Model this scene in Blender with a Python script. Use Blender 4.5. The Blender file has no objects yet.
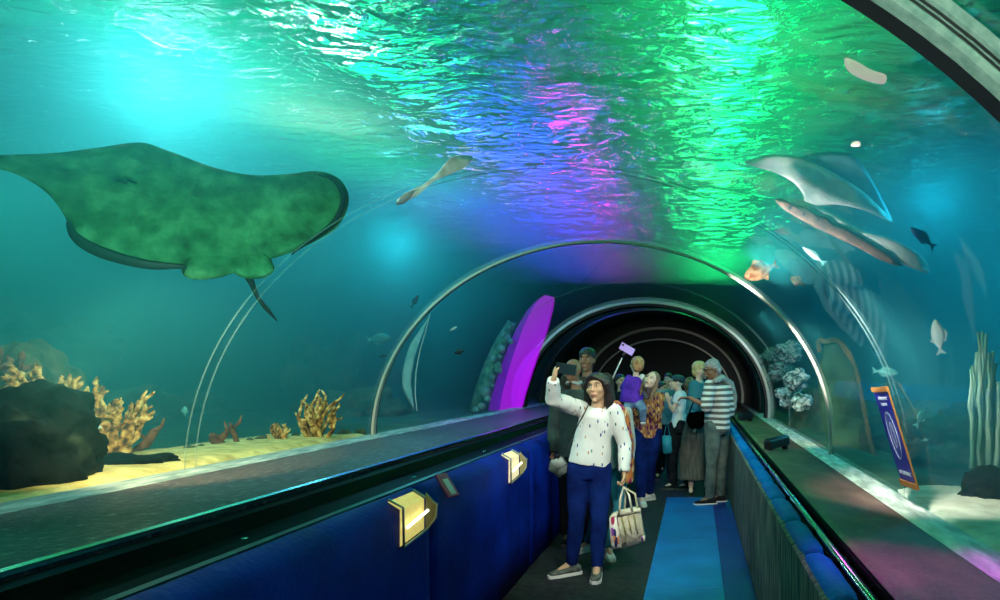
import bpy, bmesh, math, random
from mathutils import Vector, Matrix, noise
random.seed(7)
sc = bpy.context.scene
COL = sc.collection
PI = math.pi

# ---------------------------------------------------------------- camera, world, exposure
EYE = 1.55
FPX = 700.0
VX, VY = 696.0, 374.0            # vanishing point of the tunnel axis in the 1000x600 frame
cam_d = bpy.data.cameras.new('camera')
cam_d.sensor_width = 36.0
cam_d.lens = 36.0 * FPX / 1000.0
cam_d.shift_x = (500.0 - VX) / 1000.0
cam_d.shift_y = (VY - 300.0) / 1000.0
cam_d.clip_start = 0.05
cam_d.clip_end = 200
cam = bpy.data.objects.new('camera', cam_d)
COL.objects.link(cam)
cam.location = (0, 0, EYE)
cam.rotation_euler = (PI / 2, 0, 0)
sc.camera = cam

world = bpy.data.worlds.new('world')
sc.world = world
world.use_nodes = True
world.node_tree.nodes['Background'].inputs[0].default_value = (0.0, 0.02, 0.03, 1)
world.node_tree.nodes['Background'].inputs[1].default_value = 0.3
vs = sc.view_settings
vs.view_transform = 'Standard'
vs.look = 'None'
vs.exposure = 0.05
vs.gamma = 1.0
vs.use_curve_mapping = False
sc.cycles.max_bounces = 5
sc.cycles.diffuse_bounces = 1
sc.cycles.glossy_bounces = 2
sc.cycles.transmission_bounces = 3
sc.cycles.volume_bounces = 0
sc.cycles.transparent_max_bounces = 24
sc.cycles.sample_clamp_indirect = 3.0
sc.cycles.caustics_reflective = False
sc.cycles.caustics_refractive = False


def px(x, y, Y):
    """a point of the place at distance Y that the photograph shows at pixel x, y"""
    return Vector(((x - VX) / FPX * Y, Y, EYE - (y - VY) / FPX * Y))


def light(name, kind, loc, col, power, target=None, size=0.3, spot=1.2, blend=0.6, size_y=None):
    d = bpy.data.lights.new(name, kind)
    d.color = col
    d.energy = power
    if kind == 'AREA':
        d.size = size
        if size_y:
            d.shape = 'RECTANGLE'
            d.size_y = size_y
    elif kind in ('POINT', 'SPOT'):
        d.shadow_soft_size = size
    if kind == 'SPOT':
        d.spot_size = spot
        d.spot_blend = blend
    o = bpy.data.objects.new(name, d)
    COL.objects.link(o)
    o.location = loc
    if target is not None:
        o.rotation_euler = (Vector(target) - Vector(loc)).to_track_quat('-Z', 'Y').to_euler()
    return o


# lamps in the water and hall above it, then unseen fill spots added
light('water_lamp', 'POINT', (-3.80, 4.95, 3.62), (0.50, 0.97, 1.0), 215, size=0.25)
light('water_lamp', 'POINT', (-4.1, 9.6, 3.35), (0.10, 0.74, 0.95), 140, size=0.25)
light('water_lamp', 'POINT', (2.6, 7.6, 3.45), (0.02, 0.62, 0.95), 110, size=0.25)
light('water_lamp', 'POINT', (5.2, 8.5, 2.8), (0.02, 0.60, 0.90), 420, size=0.4)
light('water_lamp', 'POINT', (-7.5, 7.0, 3.3), (0.03, 0.85, 0.62), 70, size=0.3)
light('green_hall_lamp', 'AREA', (0.40, 9.5, 4.9), (0.005, 1.0, 0.25), 650, size=0.6, size_y=17)
light('green_hall_lamp', 'AREA', (0.55, 16.0, 4.6), (0.01, 1.0, 0.28), 500, size=0.9, size_y=4.5)
light('teal_hall_lamp', 'AREA', (-3.6, 5.5, 4.9), (0.0, 1.0, 0.38), 220, size=0.6, size_y=8)
light('blue_hall_lamp', 'AREA', (-2.9, 13.6, 4.8), (0.02, 0.06, 1.0), 620, size=1.3, size_y=9)
light('violet_hall_lamp', 'AREA', (-1.78, 13.2, 4.75), (0.70, 0.0, 1.0), 130, size=0.03, size_y=10)
light('white_hall_lamp', 'AREA', (0.15, 8.5, 4.85), (0.8, 0.9, 1.0), 14, size=0.05, size_y=14)
light('white_hall_lamp', 'AREA', (-3.6, 11.0, 4.75), (0.6, 0.75, 1.0), 14, size=0.05, size_y=5)
light('white_hall_lamp', 'AREA', (-3.55, 6.6, 4.7), (1.0, 1.0, 0.95), 11, size=0.14, size_y=0.5)
light('ray_belly_fill', 'SPOT', (-3.9, 3.3, 0.98), (0.12, 1.0, 0.45), 30, target=(-3.0, 3.9, 2.4), size=0.2, spot=1.5, blend=0.9)  # unseen spot added on the tank floor to lift the ray's belly
light('ray_fill', 'SPOT', (-1.6, 2.4, 1.75), (0.32, 1.0, 0.62), 260, target=(-2.7, 3.9, 2.45), size=0.15, spot=1.5, blend=0.9)  # unseen spot added inside the tunnel to brighten the ray
light('fish_fill', 'SPOT', (0.3, 6.4, 2.2), (1.0, 0.95, 0.85), 90, target=(0.8, 7.3, 2.7), size=0.1, spot=0.9, blend=0.8)  # unseen spot added to bring out the grouper
light('reef_fill', 'SPOT', (0.7, 5.9, 2.0), (1.0, 0.95, 0.8), 320, target=(1.6, 7.6, 1.35), size=0.1, spot=0.8, blend=0.8)  # unseen spot added to bring out the rock pillar
light('violet_sill_fill', 'SPOT', (0.6, 3.4, 2.2), (0.80, 0.0, 0.9), 130, target=(0.88, 2.7, 0.8), size=0.1, spot=0.7, blend=1.0)  # unseen violet spot added to imitate purple reflected on the right sill
light('violet_sill_fill', 'SPOT', (-2.3, 9.0, 2.2), (0.6, 0.0, 1.0), 30, target=(-2.5, 8.6, 0.98), size=0.1, spot=1.6, blend=1.0)  # unseen violet spot added to tint the far left sill
light('reef_fill', 'SPOT', (-2.25, 3.1, 1.95), (1.0, 0.88, 0.5), 260, target=(-3.6, 4.8, 1.0), size=0.1, spot=1.2, blend=0.6)  # unseen warm spot added inside the tunnel, shining out onto the corals
light('reef_fill', 'SPOT', (0.75, 4.0, 2.1), (1.0, 0.98, 0.88), 150, target=(1.7, 4.6, 0.8), size=0.1, spot=1.3, blend=0.6)  # unseen spot added to brighten sand behind the right glass
light('reef_fill', 'SPOT', (0.7, 8.0, 2.2), (0.9, 1.0, 0.95), 110, target=(1.45, 10.4, 1.5), size=0.1, spot=1.0, blend=0.6)  # unseen spot added to brighten the white coral heads
light('fish_fill', 'SPOT', (0.35, 5.4, 2.2), (0.85, 1.0, 1.0), 480, target=(1.35, 6.6, 3.25), size=0.1, spot=1.0, blend=0.6)  # unseen spot added inside the tunnel to whiten the pale ray
light('fish_fill', 'SPOT', (-1.5, 4.6, 2.4), (1.0, 0.95, 0.8), 40, target=(-2.15, 5.8, 3.2), size=0.1, spot=0.6, blend=0.6)  # unseen spot added to brighten the cream wedge
light('arch_fill', 'SPOT', (0.0, 0.7, 1.9), (0.8, 1.0, 0.9), 70, target=(0.9, 1.55, 2.3), size=0.1, spot=1.6, blend=0.8)  # unseen spot added to light the near arch
light('fish_fill', 'SPOT', (0.85, 4.3, 1.6), (0.9, 1.0, 1.0), 70, target=(1.75, 5.5, 1.55), size=0.1, spot=1.0, blend=0.6)  # unseen spot added for the small fish near the sign
# unseen spots added over the walkway to brighten people and left wall
light('walkway_fill', 'SPOT', (-0.2, 5.0, 2.6), (1.0, 1.0, 0.92), 45, target=(-0.75, 6.1, 0.0), size=0.1, spot=1.0, blend=0.8)
light('walkway_fill', 'SPOT', (-0.5, 1.0, 2.5), (1.0, 1.0, 0.95), 32, target=(-1.8, 3.1, 0.95), size=0.1, spot=1.1, blend=1.0)
light('walkway_fill', 'SPOT', (0.25, 2.4, 2.45), (1.0, 1.0, 0.90), 260, target=(-0.75, 5.6, 1.0), size=0.10, spot=0.95, blend=0.7)
light('walkway_fill', 'SPOT', (-1.0, 3.4, 2.35), (1.0, 1.0, 0.9), 60, target=(-0.75, 6.0, 0.9), size=0.1, spot=1.1, blend=0.8)
light('walkway_fill', 'SPOT', (0.35, 6.1, 2.30), (1.0, 1.0, 0.88), 70, target=(0.0, 8.8, 0.8), size=0.1, spot=1.5, blend=0.7)

# ---------------------------------------------------------------- helpers
def mat(name):
    m = bpy.data.materials.new(name)
    m.use_nodes = True
    return m, m.node_tree, m.node_tree.nodes['Principled BSDF']


def plain(name, col, rough=0.6, metal=0.0, spec=0.5, emis=None, es=0.0):
    m, nt, b = mat(name)
    b.inputs['Base Color'].default_value = (*col, 1)
    b.inputs['Roughness'].default_value = rough
    b.inputs['Metallic'].default_value = metal
    b.inputs['Specular IOR Level'].default_value = spec
    if emis:
        b.inputs['Emission Color'].default_value = (*emis, 1)
        b.inputs['Emission Strength'].default_value = es
    return m


def noisy(name, stops, scale=5, detail=4, rough=0.7, bump=0.0, bscale=None, coord='Object', stretch=None, spec=0.4, distort=0.0, metal=0.0):
    m, nt, b = mat(name)
    N, L = nt.nodes, nt.links
    tc = N.new('ShaderNodeTexCoord')
    mp = N.new('ShaderNodeMapping')
    L.new(tc.outputs[coord], mp.inputs[0])
    if stretch:
        mp.inputs['Scale'].default_value = stretch
    nz = N.new('ShaderNodeTexNoise')
    nz.inputs['Scale'].default_value = scale
    nz.inputs['Detail'].default_value = detail
    nz.inputs['Distortion'].default_value = distort
    L.new(mp.outputs[0], nz.inputs['Vector'])
    cr = N.new('ShaderNodeValToRGB')
    while len(cr.color_ramp.elements) < len(stops):
        cr.color_ramp.elements.new(0.5)
    for e, (p, c) in zip(cr.color_ramp.elements, stops):
        e.position = p
        e.color = (*c, 1)
    L.new(nz.outputs['Fac'], cr.inputs[0])
    L.new(cr.outputs[0], b.inputs['Base Color'])
    b.inputs['Roughness'].default_value = rough
    b.inputs['Metallic'].default_value = metal
    b.inputs['Specular IOR Level'].default_value = spec
    if bump:
        n2 = N.new('ShaderNodeTexNoise')
        n2.inputs['Scale'].default_value = bscale or scale * 3
        n2.inputs['Detail'].default_value = 5
        L.new(mp.outputs[0], n2.inputs['Vector'])
        bp = N.new('ShaderNodeBump')
        bp.inputs['Strength'].default_value = bump
        bp.inputs['Distance'].default_value = 0.02
        L.new(n2.outputs['Fac'], bp.inputs['Height'])
        L.new(bp.outputs[0], b.inputs['Normal'])
    return m


def obj(name, bm, m=None, parent=None, smooth=True, local=False):
    """links a bmesh as ONE mesh object; world coordinates unless local"""
    me = bpy.data.meshes.new(name)
    bmesh.ops.recalc_face_normals(bm, faces=bm.faces)
    bm.to_mesh(me)
    bm.free()
    if smooth:
        for p in me.polygons:
            p.use_smooth = True
    if m:
        for mm in (m if isinstance(m, (list, tuple)) else [m]):
            me.materials.append(mm)
    o = bpy.data.objects.new(name, me)
    COL.objects.link(o)
    if parent is not None:
        o.parent = parent
        if not local:
            o.matrix_parent_inverse = Matrix.Translation(parent.location).inverted() if parent.rotation_euler.z == 0 else parent.matrix_basis.inverted()
    return o


def tag(o, label, cat, group=None):
    o['label'] = label
    o['category'] = cat
    if group:
        o['group'] = group
    return o


def thing(name, label, cat, loc=(0, 0, 0), group=None):
    o = bpy.data.objects.new(name, None)
    COL.objects.link(o)
    o.location = loc
    return tag(o, label, cat, group)


def struct(name, bm, m, smooth=False, parent=None):
    o = obj(name, bm, m, parent, smooth)
    if parent is None:
        o['kind'] = 'structure'
    return o


def box(bm, x0, x1, y0, y1, z0, z1, bevel=0.0):
    v = [bm.verts.new((x, y, z)) for z in (z0, z1) for (x, y) in ((x0, y0), (x1, y0), (x1, y1), (x0, y1))]
    fs = [bm.faces.new([v[i] for i in f]) for f in ((3, 2, 1, 0), (4, 5, 6, 7), (0, 1, 5, 4), (1, 2, 6, 5), (2, 3, 7, 6), (3, 0, 4, 7))]
    if bevel:
        es = list({e for f in fs for e in f.edges})
        bmesh.ops.bevel(bm, geom=es, offset=bevel, segments=2, affect='EDGES', profile=0.5)
    return bm


def extrude_profile(bm, pts, y0, y1, closed=True, ny=1):
    """pts (x, z) swept along the tunnel axis"""
    rows = []
    for j in range(ny + 1):
        y = y0 + (y1 - y0) * j / ny
        rows.append([bm.verts.new((x, y, z)) for x, z in pts])
    n = len(pts)
    for j in range(ny):
        for i in range(n if closed else n - 1):
            k = (i + 1) % n
            bm.faces.new((rows[j][i], rows[j][k], rows[j + 1][k], rows[j + 1][i]))
    if closed:
        bm.faces.new(rows[0][::-1])
        bm.faces.new(rows[-1])
    return bm


def tube(bm, pts, rad, n=10, cap=True, flat=1.0):
    """a round bar along pts; rad a number or a list"""
    pts = [Vector(p) for p in pts]
    rs = rad if isinstance(rad, (list, tuple)) else [rad] * len(pts)
    rings = []
    up = None
    for i, p in enumerate(pts):
        t = (pts[min(i + 1, len(pts) - 1)] - pts[max(i - 1, 0)])
        t = t.normalized() if t.length > 1e-9 else Vector((0, 0, 1))
        if up is None:
            up = Vector((0, 0, 1)) if abs(t.z) < 0.9 else Vector((0, 1, 0))
        a = t.cross(up).normalized()
        b = a.cross(t).normalized()
        up = b
        rings.append([bm.verts.new(p + (a * math.cos(q) + b * math.sin(q) * flat) * rs[i]) for q in (2 * PI * k / n for k in range(n))])
    for i in range(len(rings) - 1):
        for k in range(n):
            bm.faces.new((rings[i][k], rings[i][(k + 1) % n], rings[i + 1][(k + 1) % n], rings[i + 1][k]))
    if cap:
        bm.faces.new(rings[0][::-1])
        bm.faces.new(rings[-1])
    return bm


# ---------------------------------------------------------------- tunnel cross-section (metres, from the arches' homothety)
TCX, TCZ, TRX, TRZ = -0.893, 0.95, 2.185, 1.87
LFX, LFZ = TCX - TRX, 0.95       # left foot
RFZ = 0.77                        # right foot
def arch_pts(dr=0.0, n=56, a0=None, a1=None):
    a0 = math.asin((RFZ - TCZ) / TRZ) if a0 is None else a0
    a1 = PI if a1 is None else a1
    return [(TCX + (TRX + dr) * math.cos(a), TCZ + (TRZ + dr) * math.sin(a)) for a in (a0 + (a1 - a0) * i / n for i in range(n + 1))]
RFX = arch_pts()[0][0]
YB, YE = -3.0, 18.6               # tunnel glass from behind the camera to the end portal
SURF = 3.95                       # height of the water surface
GB = 0.55                         # bottom of the tank

# ---------------------------------------------------------------- water
def water_volume():
    bm = bmesh.new()
    prof = arch_pts(0.03)
    prof = [(prof[0][0], GB)] + prof + [(prof[-1][0], GB)]
    prof += [(-13.88, GB), (-13.88, SURF + 0.02), (9.88, SURF + 0.02), (9.88, GB)]
    extrude_profile(bm, prof, YB + 0.03, YE - 0.01)
    m = bpy.data.materials.new('tank_water_haze')
    m.use_nodes = True
    nt = m.node_tree
    nt.nodes.clear()
    out = nt.nodes.new('ShaderNodeOutputMaterial')
    sca = nt.nodes.new('ShaderNodeVolumeScatter')
    sca.inputs['Color'].default_value = (0.10, 0.85, 0.95, 1)
    sca.inputs['Density'].default_value = 0.17
    sca.inputs['Anisotropy'].default_value = 0.2
    ab = nt.nodes.new('ShaderNodeVolumeAbsorption')
    ab.inputs['Color'].default_value = (0.0, 0.78, 0.80, 1)
    ab.inputs['Density'].default_value = 0.09
    ad = nt.nodes.new('ShaderNodeAddShader')
    nt.links.new(sca.outputs[0], ad.inputs[0])
    nt.links.new(ab.outputs[0], ad.inputs[1])
    nt.links.new(ad.outputs[0], out.inputs['Volume'])
    o = obj('tank_water', bm, m, smooth=False)
    o['kind'] = 'stuff'
    return tag(o, 'teal hazy water filling the tank around the tunnel', 'water')
water_volume()


def water_surface():
    bm = bmesh.new()
    bmesh.ops.create_grid(bm, x_segments=260, y_segments=260, size=0.5)
    for v in bm.verts:
        x = -13.88 + (v.co.x + 0.5) * 23.76
        y = YB + 0.04 + (v.co.y + 0.5) * (YE - YB - 0.06)
        z = SURF + 0.08 * noise.noise(Vector((x * 1.3, y * 1.9, 0))) + 0.03 * noise.noise(Vector((x * 3.3, y * 4.9, 5)))
        v.co = (x, y, z)
    m, nt, b = mat('rippled_water_surface')
    N, L = nt.nodes, nt.links
    tc = N.new('ShaderNodeTexCoord')
    mp = N.new('ShaderNodeMapping')
    mp.inputs['Scale'].default_value = (1.0, 1.9, 1)
    L.new(tc.outputs['Object'], mp.inputs[0])
    n1 = N.new('ShaderNodeTexNoise')
    n1.inputs['Scale'].default_value = 3.2
    n1.inputs['Detail'].default_value = 5
    n1.inputs['Distortion'].default_value = 1.2
    L.new(mp.outputs[0], n1.inputs['Vector'])
    bp = N.new('ShaderNodeBump')
    bp.inputs['Strength'].default_value = 1.0
    bp.inputs['Distance'].default_value = 0.35
    L.new(n1.outputs['Fac'], bp.inputs['Height'])
    nt.nodes.remove(b)
    out = [n for n in N if n.type == 'OUTPUT_MATERIAL'][0]
    tl = N.new('ShaderNodeBsdfTranslucent')
    tl.inputs['Color'].default_value = (0.8, 0.9, 0.9, 1)
    rf = N.new('ShaderNodeBsdfRefraction')
    rf.inputs['Color'].default_value = (0.9, 1.0, 1.0, 1)
    rf.inputs['Roughness'].default_value = 0.16
    rf.inputs['IOR'].default_value = 1.25
    gl = N.new('ShaderNodeBsdfGlossy')
    gl.inputs['Color'].default_value = (0.7, 0.9, 0.9, 1)
    gl.inputs['Roughness'].default_value = 0.2
    m1 = N.new('ShaderNodeMixShader')
    m1.inputs[0].default_value = 0.75
    m2 = N.new('ShaderNodeMixShader')
    m2.inputs[0].default_value = 0.07
    for q in (tl, rf, gl):
        L.new(bp.outputs[0], q.inputs['Normal'])
    L.new(tl.outputs[0], m1.inputs[1]); L.new(rf.outputs[0], m1.inputs[2])
    L.new(m1.outputs[0], m2.inputs[1]); L.new(gl.outputs[0], m2.inputs[2])
    L.new(m2.outputs[0], out.inputs['Surface'])
    o = obj('water_surface', bm, m)
    o['kind'] = 'stuff'
    return tag(o, 'rippled green underside of the water surface above the tunnel', 'water surface')
water_surface()

# ---------------------------------------------------------------- tank shell
M_sand = noisy('pale_sand', [(0.3, (0.45, 0.33, 0.10)), (0.7, (0.85, 0.68, 0.26))], 9, rough=0.95, bump=0.6)
M_bed = noisy('mossy_dark_gravel', [(0.3, (0.01, 0.05, 0.03)), (0.6, (0.03, 0.10, 0.06)), (0.75, (0.12, 0.16, 0.08))], 3, rough=0.95, bump=0.8)
M_rockwall = noisy('tank_rock_wall', [(0.3, (0.02, 0.08, 0.06)), (0.7, (0.06, 0.14, 0.10))], 1.2, rough=0.9, bump=0.8)
M_dark = plain('black_paint', (0.004, 0.005, 0.006), 0.5)
M_floor = noisy('dark_floor_carpet', [(0.3, (0.012, 0.014, 0.018)), (0.7, (0.03, 0.034, 0.04))], 14, rough=0.8, bump=0.2, spec=0.15)

bm = bmesh.new()
bmesh.ops.create_grid(bm, x_segments=60, y_segments=80, size=0.5)
for v in bm.verts:
    x = -13.88 + (v.co.x + 0.5) * (LFX + 13.88 - 0.02)
    y = YB + 0.04 + (v.co.y + 0.5) * (YE - YB - 0.06)
    v.co = (x, y, 0.93 + 0.05 * noise.noise(Vector((x, y, 0))) + max(0, -x - 4.5) * 0.05)
o = obj('tank_gravel', bm, M_bed); o['kind'] = 'stuff'
tag(o, 'dark mossy gravel bed in the tank left of the tunnel', 'gravel')
bm = bmesh.new()
bmesh.ops.create_grid(bm, x_segments=60, y_segments=80, size=0.5)
for v in bm.verts:
    x = RFX + 0.02 + (v.co.x + 0.5) * (9.85 - RFX)
    y = YB + 0.04 + (v.co.y + 0.5) * (YE - YB - 0.06)
    v.co = (x, y, 0.78 + 0.05 * noise.noise(Vector((x, y, 0))) - min(0.25, max(0, x - 1.6) * 0.3))
o = obj('tank_gravel', bm, M_bed); o['kind'] = 'stuff'
tag(o, 'dark mossy gravel bed in the tank right of the tunnel', 'gravel')
for nm, (x0, x1, y0, y1) in {'wall_left': (-14.3, -13.9, YB, 24), 'wall_right': (9.9, 10.3, YB, 24), 'wall_behind': (-14.3, 10.3, YB - .3, YB + 0.02)}.items():
    struct(nm, box(bmesh.new(), x0, x1, y0, y1, 0.0, 6.6), M_rockwall)
# far wall with the portal opening
bm = bmesh.new()
ap = arch_pts(0.0)
out = [(10.3, 0.0), (ap[0][0], 0.0)] + ap + [(ap[-1][0], 0.0), (-14.3, 0.0), (-14.3, 6.6), (10.3, 6.6)]
extrude_profile(bm, out, YE, YE + 0.6)
struct('wall_far', bm, M_rockwall)
bm = bmesh.new()
extrude_profile(bm, [(1.5, -0.05)] + arch_pts(0.05) + [(LFX - .1, -0.05)], YE + .3, YE + 5)
o = struct('wall_end', bm, M_dark)
# flip: dark box beyond the portal
struct('ceiling', box(bmesh.new(), -14.3, 10.3, YB - .3, 24.3, 6.6, 6.8), M_dark)
struct('floor', box(bmesh.new(), -1.6, 0.75, YB, YE + 0.3, -0.1, 0.0), M_floor)

# ---------------------------------------------------------------- acrylic tunnel
def acrylic():
    m = bpy.data.materials.new('clear_acrylic')
    m.use_nodes = True
    nt = m.node_tree
    nt.nodes.clear()
    N, L = nt.nodes, nt.links
    out = N.new('ShaderNodeOutputMaterial')
    tr = N.new('ShaderNodeBsdfTransparent')
    tr.inputs[0].default_value = (0.96, 0.99, 0.99, 1)
    gl = N.new('ShaderNodeBsdfGlossy')
    gl.inputs['Roughness'].default_value = 0.03
    gl.inputs['Color'].default_value = (0.8, 0.95, 0.95, 1)
    lf = N.new('ShaderNodeLayerWeight')
    lf.inputs['Blend'].default_value = 0.5
    pw = N.new('ShaderNodeMath')
    pw.operation = 'POWER'
    pw.inputs[1].default_value = 4.0
    L.new(lf.outputs['Facing'], pw.inputs[0])
    lw = N.new('ShaderNodeMath')
    lw.operation = 'MULTIPLY_ADD'
    lw.inputs[1].default_value = 0.6
    lw.inputs[2].default_value = 0.02
    L.new(pw.outputs[0], lw.inputs[0])
    mx = N.new('ShaderNodeMixShader')
    L.new(lw.outputs[0], mx.inputs[0])
    L.new(tr.outputs[0], mx.inputs[1])
    L.new(gl.outputs[0], mx.inputs[2])
    L.new(mx.outputs[0], out.inputs['Surface'])
    return m
M_acr = acrylic()
RINGS = [1.70, 6.65, 12.1, 18.45]
segs = [(YB + 0.1, 1.70), (1.70, 6.65), (6.65, 12.1), (12.1, 18.45)]
for i, (a, b) in enumerate(segs):
    bm = bmesh.new()
    extrude_profile(bm, arch_pts(0.0), a, b, closed=False)
    o = struct('window_%d' % (i + 1), bm, M_acr, smooth=True)
M_ring = noisy('brushed_steel_arch', [(0.3, (0.25, 0.27, 0.25)), (0.7, (0.5, 0.52, 0.5))], 20, rough=0.35, metal=0.6)
def lattice(bm, prof_fn, ys):
    """closed cross-sections (y -> list of (x, z)) joined along the axis"""
    rows = [[bm.verts.new((x, y, z)) for x, z in prof_fn(y)] for y in ys]
    n = len(rows[0])
    for j in range(len(rows) - 1):
        for i in range(n):
            k = (i + 1) % n
            bm.faces.new((rows[j][i], rows[j][k], rows[j + 1][k], rows[j + 1][i]))
    bm.faces.new(rows[0][::-1])
    bm.faces.new(rows[-1])
    return bm


def frange(a, b, n):
    return [a + (b - a) * i / n for i in range(n + 1)]


def arch_band(bm, y0, y1, d0, d1, n=72):
    """solid arch from offset d0 (inner) to d1 (outer), between y0 and y1"""
    p0, p1 = arch_pts(d0, n), arch_pts(d1, n)
    rows = []
    for (xa, za), (xb, zb) in zip(p0, p1):
        rows.append([bm.verts.new(c) for c in ((xa, y0, za), (xb, y0, zb), (xb, y1, zb), (xa, y1, za))])
    for i in range(n):
        for k in range(4):
            q = (k + 1) % 4
            bm.faces.new((rows[i][k], rows[i][q], rows[i + 1][q], rows[i + 1][k]))
    bm.faces.new(rows[0][::-1])
    bm.faces.new(rows[-1])
    return bm


M_steel = plain('polished_steel', (0.62, 0.62, 0.55), 0.35, 0.35)
M_black = plain('black_rubber_seal', (0.008, 0.01, 0.01), 0.45)
M_green_steel = noisy('green_grey_painted_steel', [(0.35, (0.20, 0.36, 0.28)), (0.7, (0.38, 0.55, 0.44))], 30, rough=0.5, metal=0.3)

# near arch: black inner lip with grey-green channel and grooves
t = thing('tunnel_arch', 'wide grey-green steel arch with black inner edge crossing the top right corner overhead', 'arch', (TCX, 1.62, TCZ), 'steel arches along the tunnel')
obj('seal', arch_band(bmesh.new(), 1.60, 1.665, -0.045, -0.004), M_black, t, smooth=False)
obj('channel', arch_band(bmesh.new(), 1.555, 1.60, -0.045, -0.02), M_green_steel, t, smooth=False)
g = bmesh.new()
for yy in (1.515, 1.535):
    arch_band(g, yy, yy + 0.006, -0.032, -0.027)
obj('flange', arch_band(bmesh.new(), 1.50, 1.555, -0.028, -0.004), M_green_steel, t, smooth=False)
obj('groove', g, M_black, t, smooth=False)
# first full arch ahead
t = thing('tunnel_arch', 'slim shiny steel arch standing over the woman who holds up her phone', 'arch', (TCX, 6.65, TCZ), 'steel arches along the tunnel')
obj('hoop', arch_band(bmesh.new(), 6.62, 6.67, -0.026, -0.004), M_steel, t, smooth=False)
obj('seal', arch_band(bmesh.new(), 6.67, 6.70, -0.020, -0.004), M_black, t, smooth=False)
t = thing('tunnel_arch', 'dark steel arch halfway between the nearest people and the tunnel mouth', 'arch', (TCX, 12.1, TCZ), 'steel arches along the tunnel')
obj('hoop', arch_band(bmesh.new(), 12.05, 12.10, -0.05, -0.004), M_steel, t, smooth=False)
obj('seal', arch_band(bmesh.new(), 12.10, 12.4, -0.09, -0.004), M_black, t, smooth=False)
t = thing('tunnel_arch', 'steel ringed arch framing the black mouth at the end of the tunnel', 'arch', (TCX, 18.4, TCZ), 'steel arches along the tunnel')
obj('hoop', arch_band(bmesh.new(), 18.30, 18.38, -0.10, -0.004), M_steel, t, smooth=False)
obj('seal', arch_band(bmesh.new(), 18.38, 18.58, -0.34, -0.004), M_black, t, smooth=False)
obj('liner', arch_band(bmesh.new(), 13.7, 18.30, -0.045, -0.004), plain('black_tunnel_liner', (0.012, 0.016, 0.014), 0.35), t, smooth=True)
obj('inner_hoop', arch_band(bmesh.new(), 18.34, 18.38, -0.38, -0.34), M_steel, t, smooth=False)

# acrylic joint between two panes (its two clear edges catch the light)
M_joint = plain('milky_acrylic_joint', (0.25, 0.42, 0.42), 0.5, spec=0.1)
M_joint.node_tree.nodes['Principled BSDF'].inputs['Alpha'].default_value = 0.12
t = thing('pane_joint', 'thin pale double seam between two acrylic panes beside the big ray', 'joint', (TCX, 4.29, TCZ))
obj('seam', arch_band(bmesh.new(), 4.20, 4.204, -0.012, -0.004), M_joint, t, smooth=False)
obj('seam', arch_band(bmesh.new(), 4.29, 4.294, -0.012, -0.004), M_joint, t, smooth=False)
t = thing('pane_joint', 'thin pale seam between acrylic panes behind the slim steel arch', 'joint', (TCX, 9.6, TCZ))
obj('seam', arch_band(bmesh.new(), 9.6, 9.612, -0.015, -0.004), M_joint, t, smooth=False)

# ---------------------------------------------------------------- left side: sill, gutter, covered wall
M_sill_l = noisy('wet_grey_sill', [(0.35, (0.035, 0.028, 0.04)), (0.55, (0.10, 0.065, 0.07)), (0.66, (0.20, 0.15, 0.14)), (0.74, (0.5, 0.52, 0.5))], 26, rough=0.35, bump=0.8, bscale=90, spec=0.3)
M_edge = noisy('worn_pale_edge', [(0.35, (0.16, 0.22, 0.22)), (0.7, (0.55, 0.62, 0.58))], 9, rough=0.5, bump=0.3, stretch=(4, 0.6, 1))
M_gloss = plain('glossy_black_trim', (0.0015, 0.002, 0.002), 0.5, spec=0.012)
M_teal_trim = noisy('teal_metal_strip', [(0.4, (0.005, 0.02, 0.03)), (0.7, (0.04, 0.10, 0.12))], 8, rough=0.4, metal=0.2)
M_chrome = plain('chrome', (0.7, 0.75, 0.75), 0.15, 1.0)
YF = YE - 0.3
t = thing('tank_sill', 'broad wet grey sill along the left glass above the black gutter', 'sill', (-2.5, 0, 0.9))
bm = bmesh.new()
extrude_profile(bm, [(-2.0, 0.94), (-2.0, 0.975), (-2.02, 0.985), (-2.95, 0.955), (-2.95, 0.90)], YB + .1, YF, ny=40)
obj('slab', bm, M_sill_l, t, smooth=False)
bm = bmesh.new()
extrude_profile(bm, [(-2.95, 0.90), (-2.95, 0.956), (-3.0, 0.975), (-3.10, 0.975), (-3.10, 0.90)], YB + .1, YF, ny=40)
obj('glass_footing', bm, M_edge, t, smooth=False)
bm = bmesh.new()
extrude_profile(bm, [(-1.985, 0.968), (-1.985, 0.984), (-2.0, 0.99), (-2.02, 0.986), (-2.0, 0.968)], YB + .1, YF)
obj('lip', bm, M_chrome, t, smooth=False)
t = thing('gutter_trim', 'glossy black stepped trim running below the left sill', 'trim', (-1.7, 0, 0.9))
bm = bmesh.new()
extrude_profile(bm, [(-1.985, 0.80), (-1.985, 0.955), (-1.90, 0.955), (-1.86, 0.90), (-1.62, 0.90), (-1.60, 0.965), (-1.50, 0.97), (-1.49, 0.80)], YB + .1, YF)
obj('channel', bm, M_gloss, t, smooth=False)
bm = bmesh.new()
extrude_profile(bm, [(-1.485, 0.90), (-1.485, 0.985), (-1.44, 0.99), (-1.44, 0.90)], YB + .1, YF)
obj('metal_strip', bm, M_teal_trim, t, smooth=False)
for i, yy in enumerate((2.62, 4.2, 5.6, 7.3, 9.2)):
    k = bmesh.new()
    box(k, -1.72, -1.66, yy - 0.05, yy + 0.05, 0.90, 0.925, 0.008)
    b_ = obj('clip', k, M_gloss, t)
    k = bmesh.new()
    tube(k, [(-1.69, yy, 0.925), (-1.69, yy, 0.937)], 0.012, 12)
    obj('screw', k, M_chrome, b_)

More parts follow.
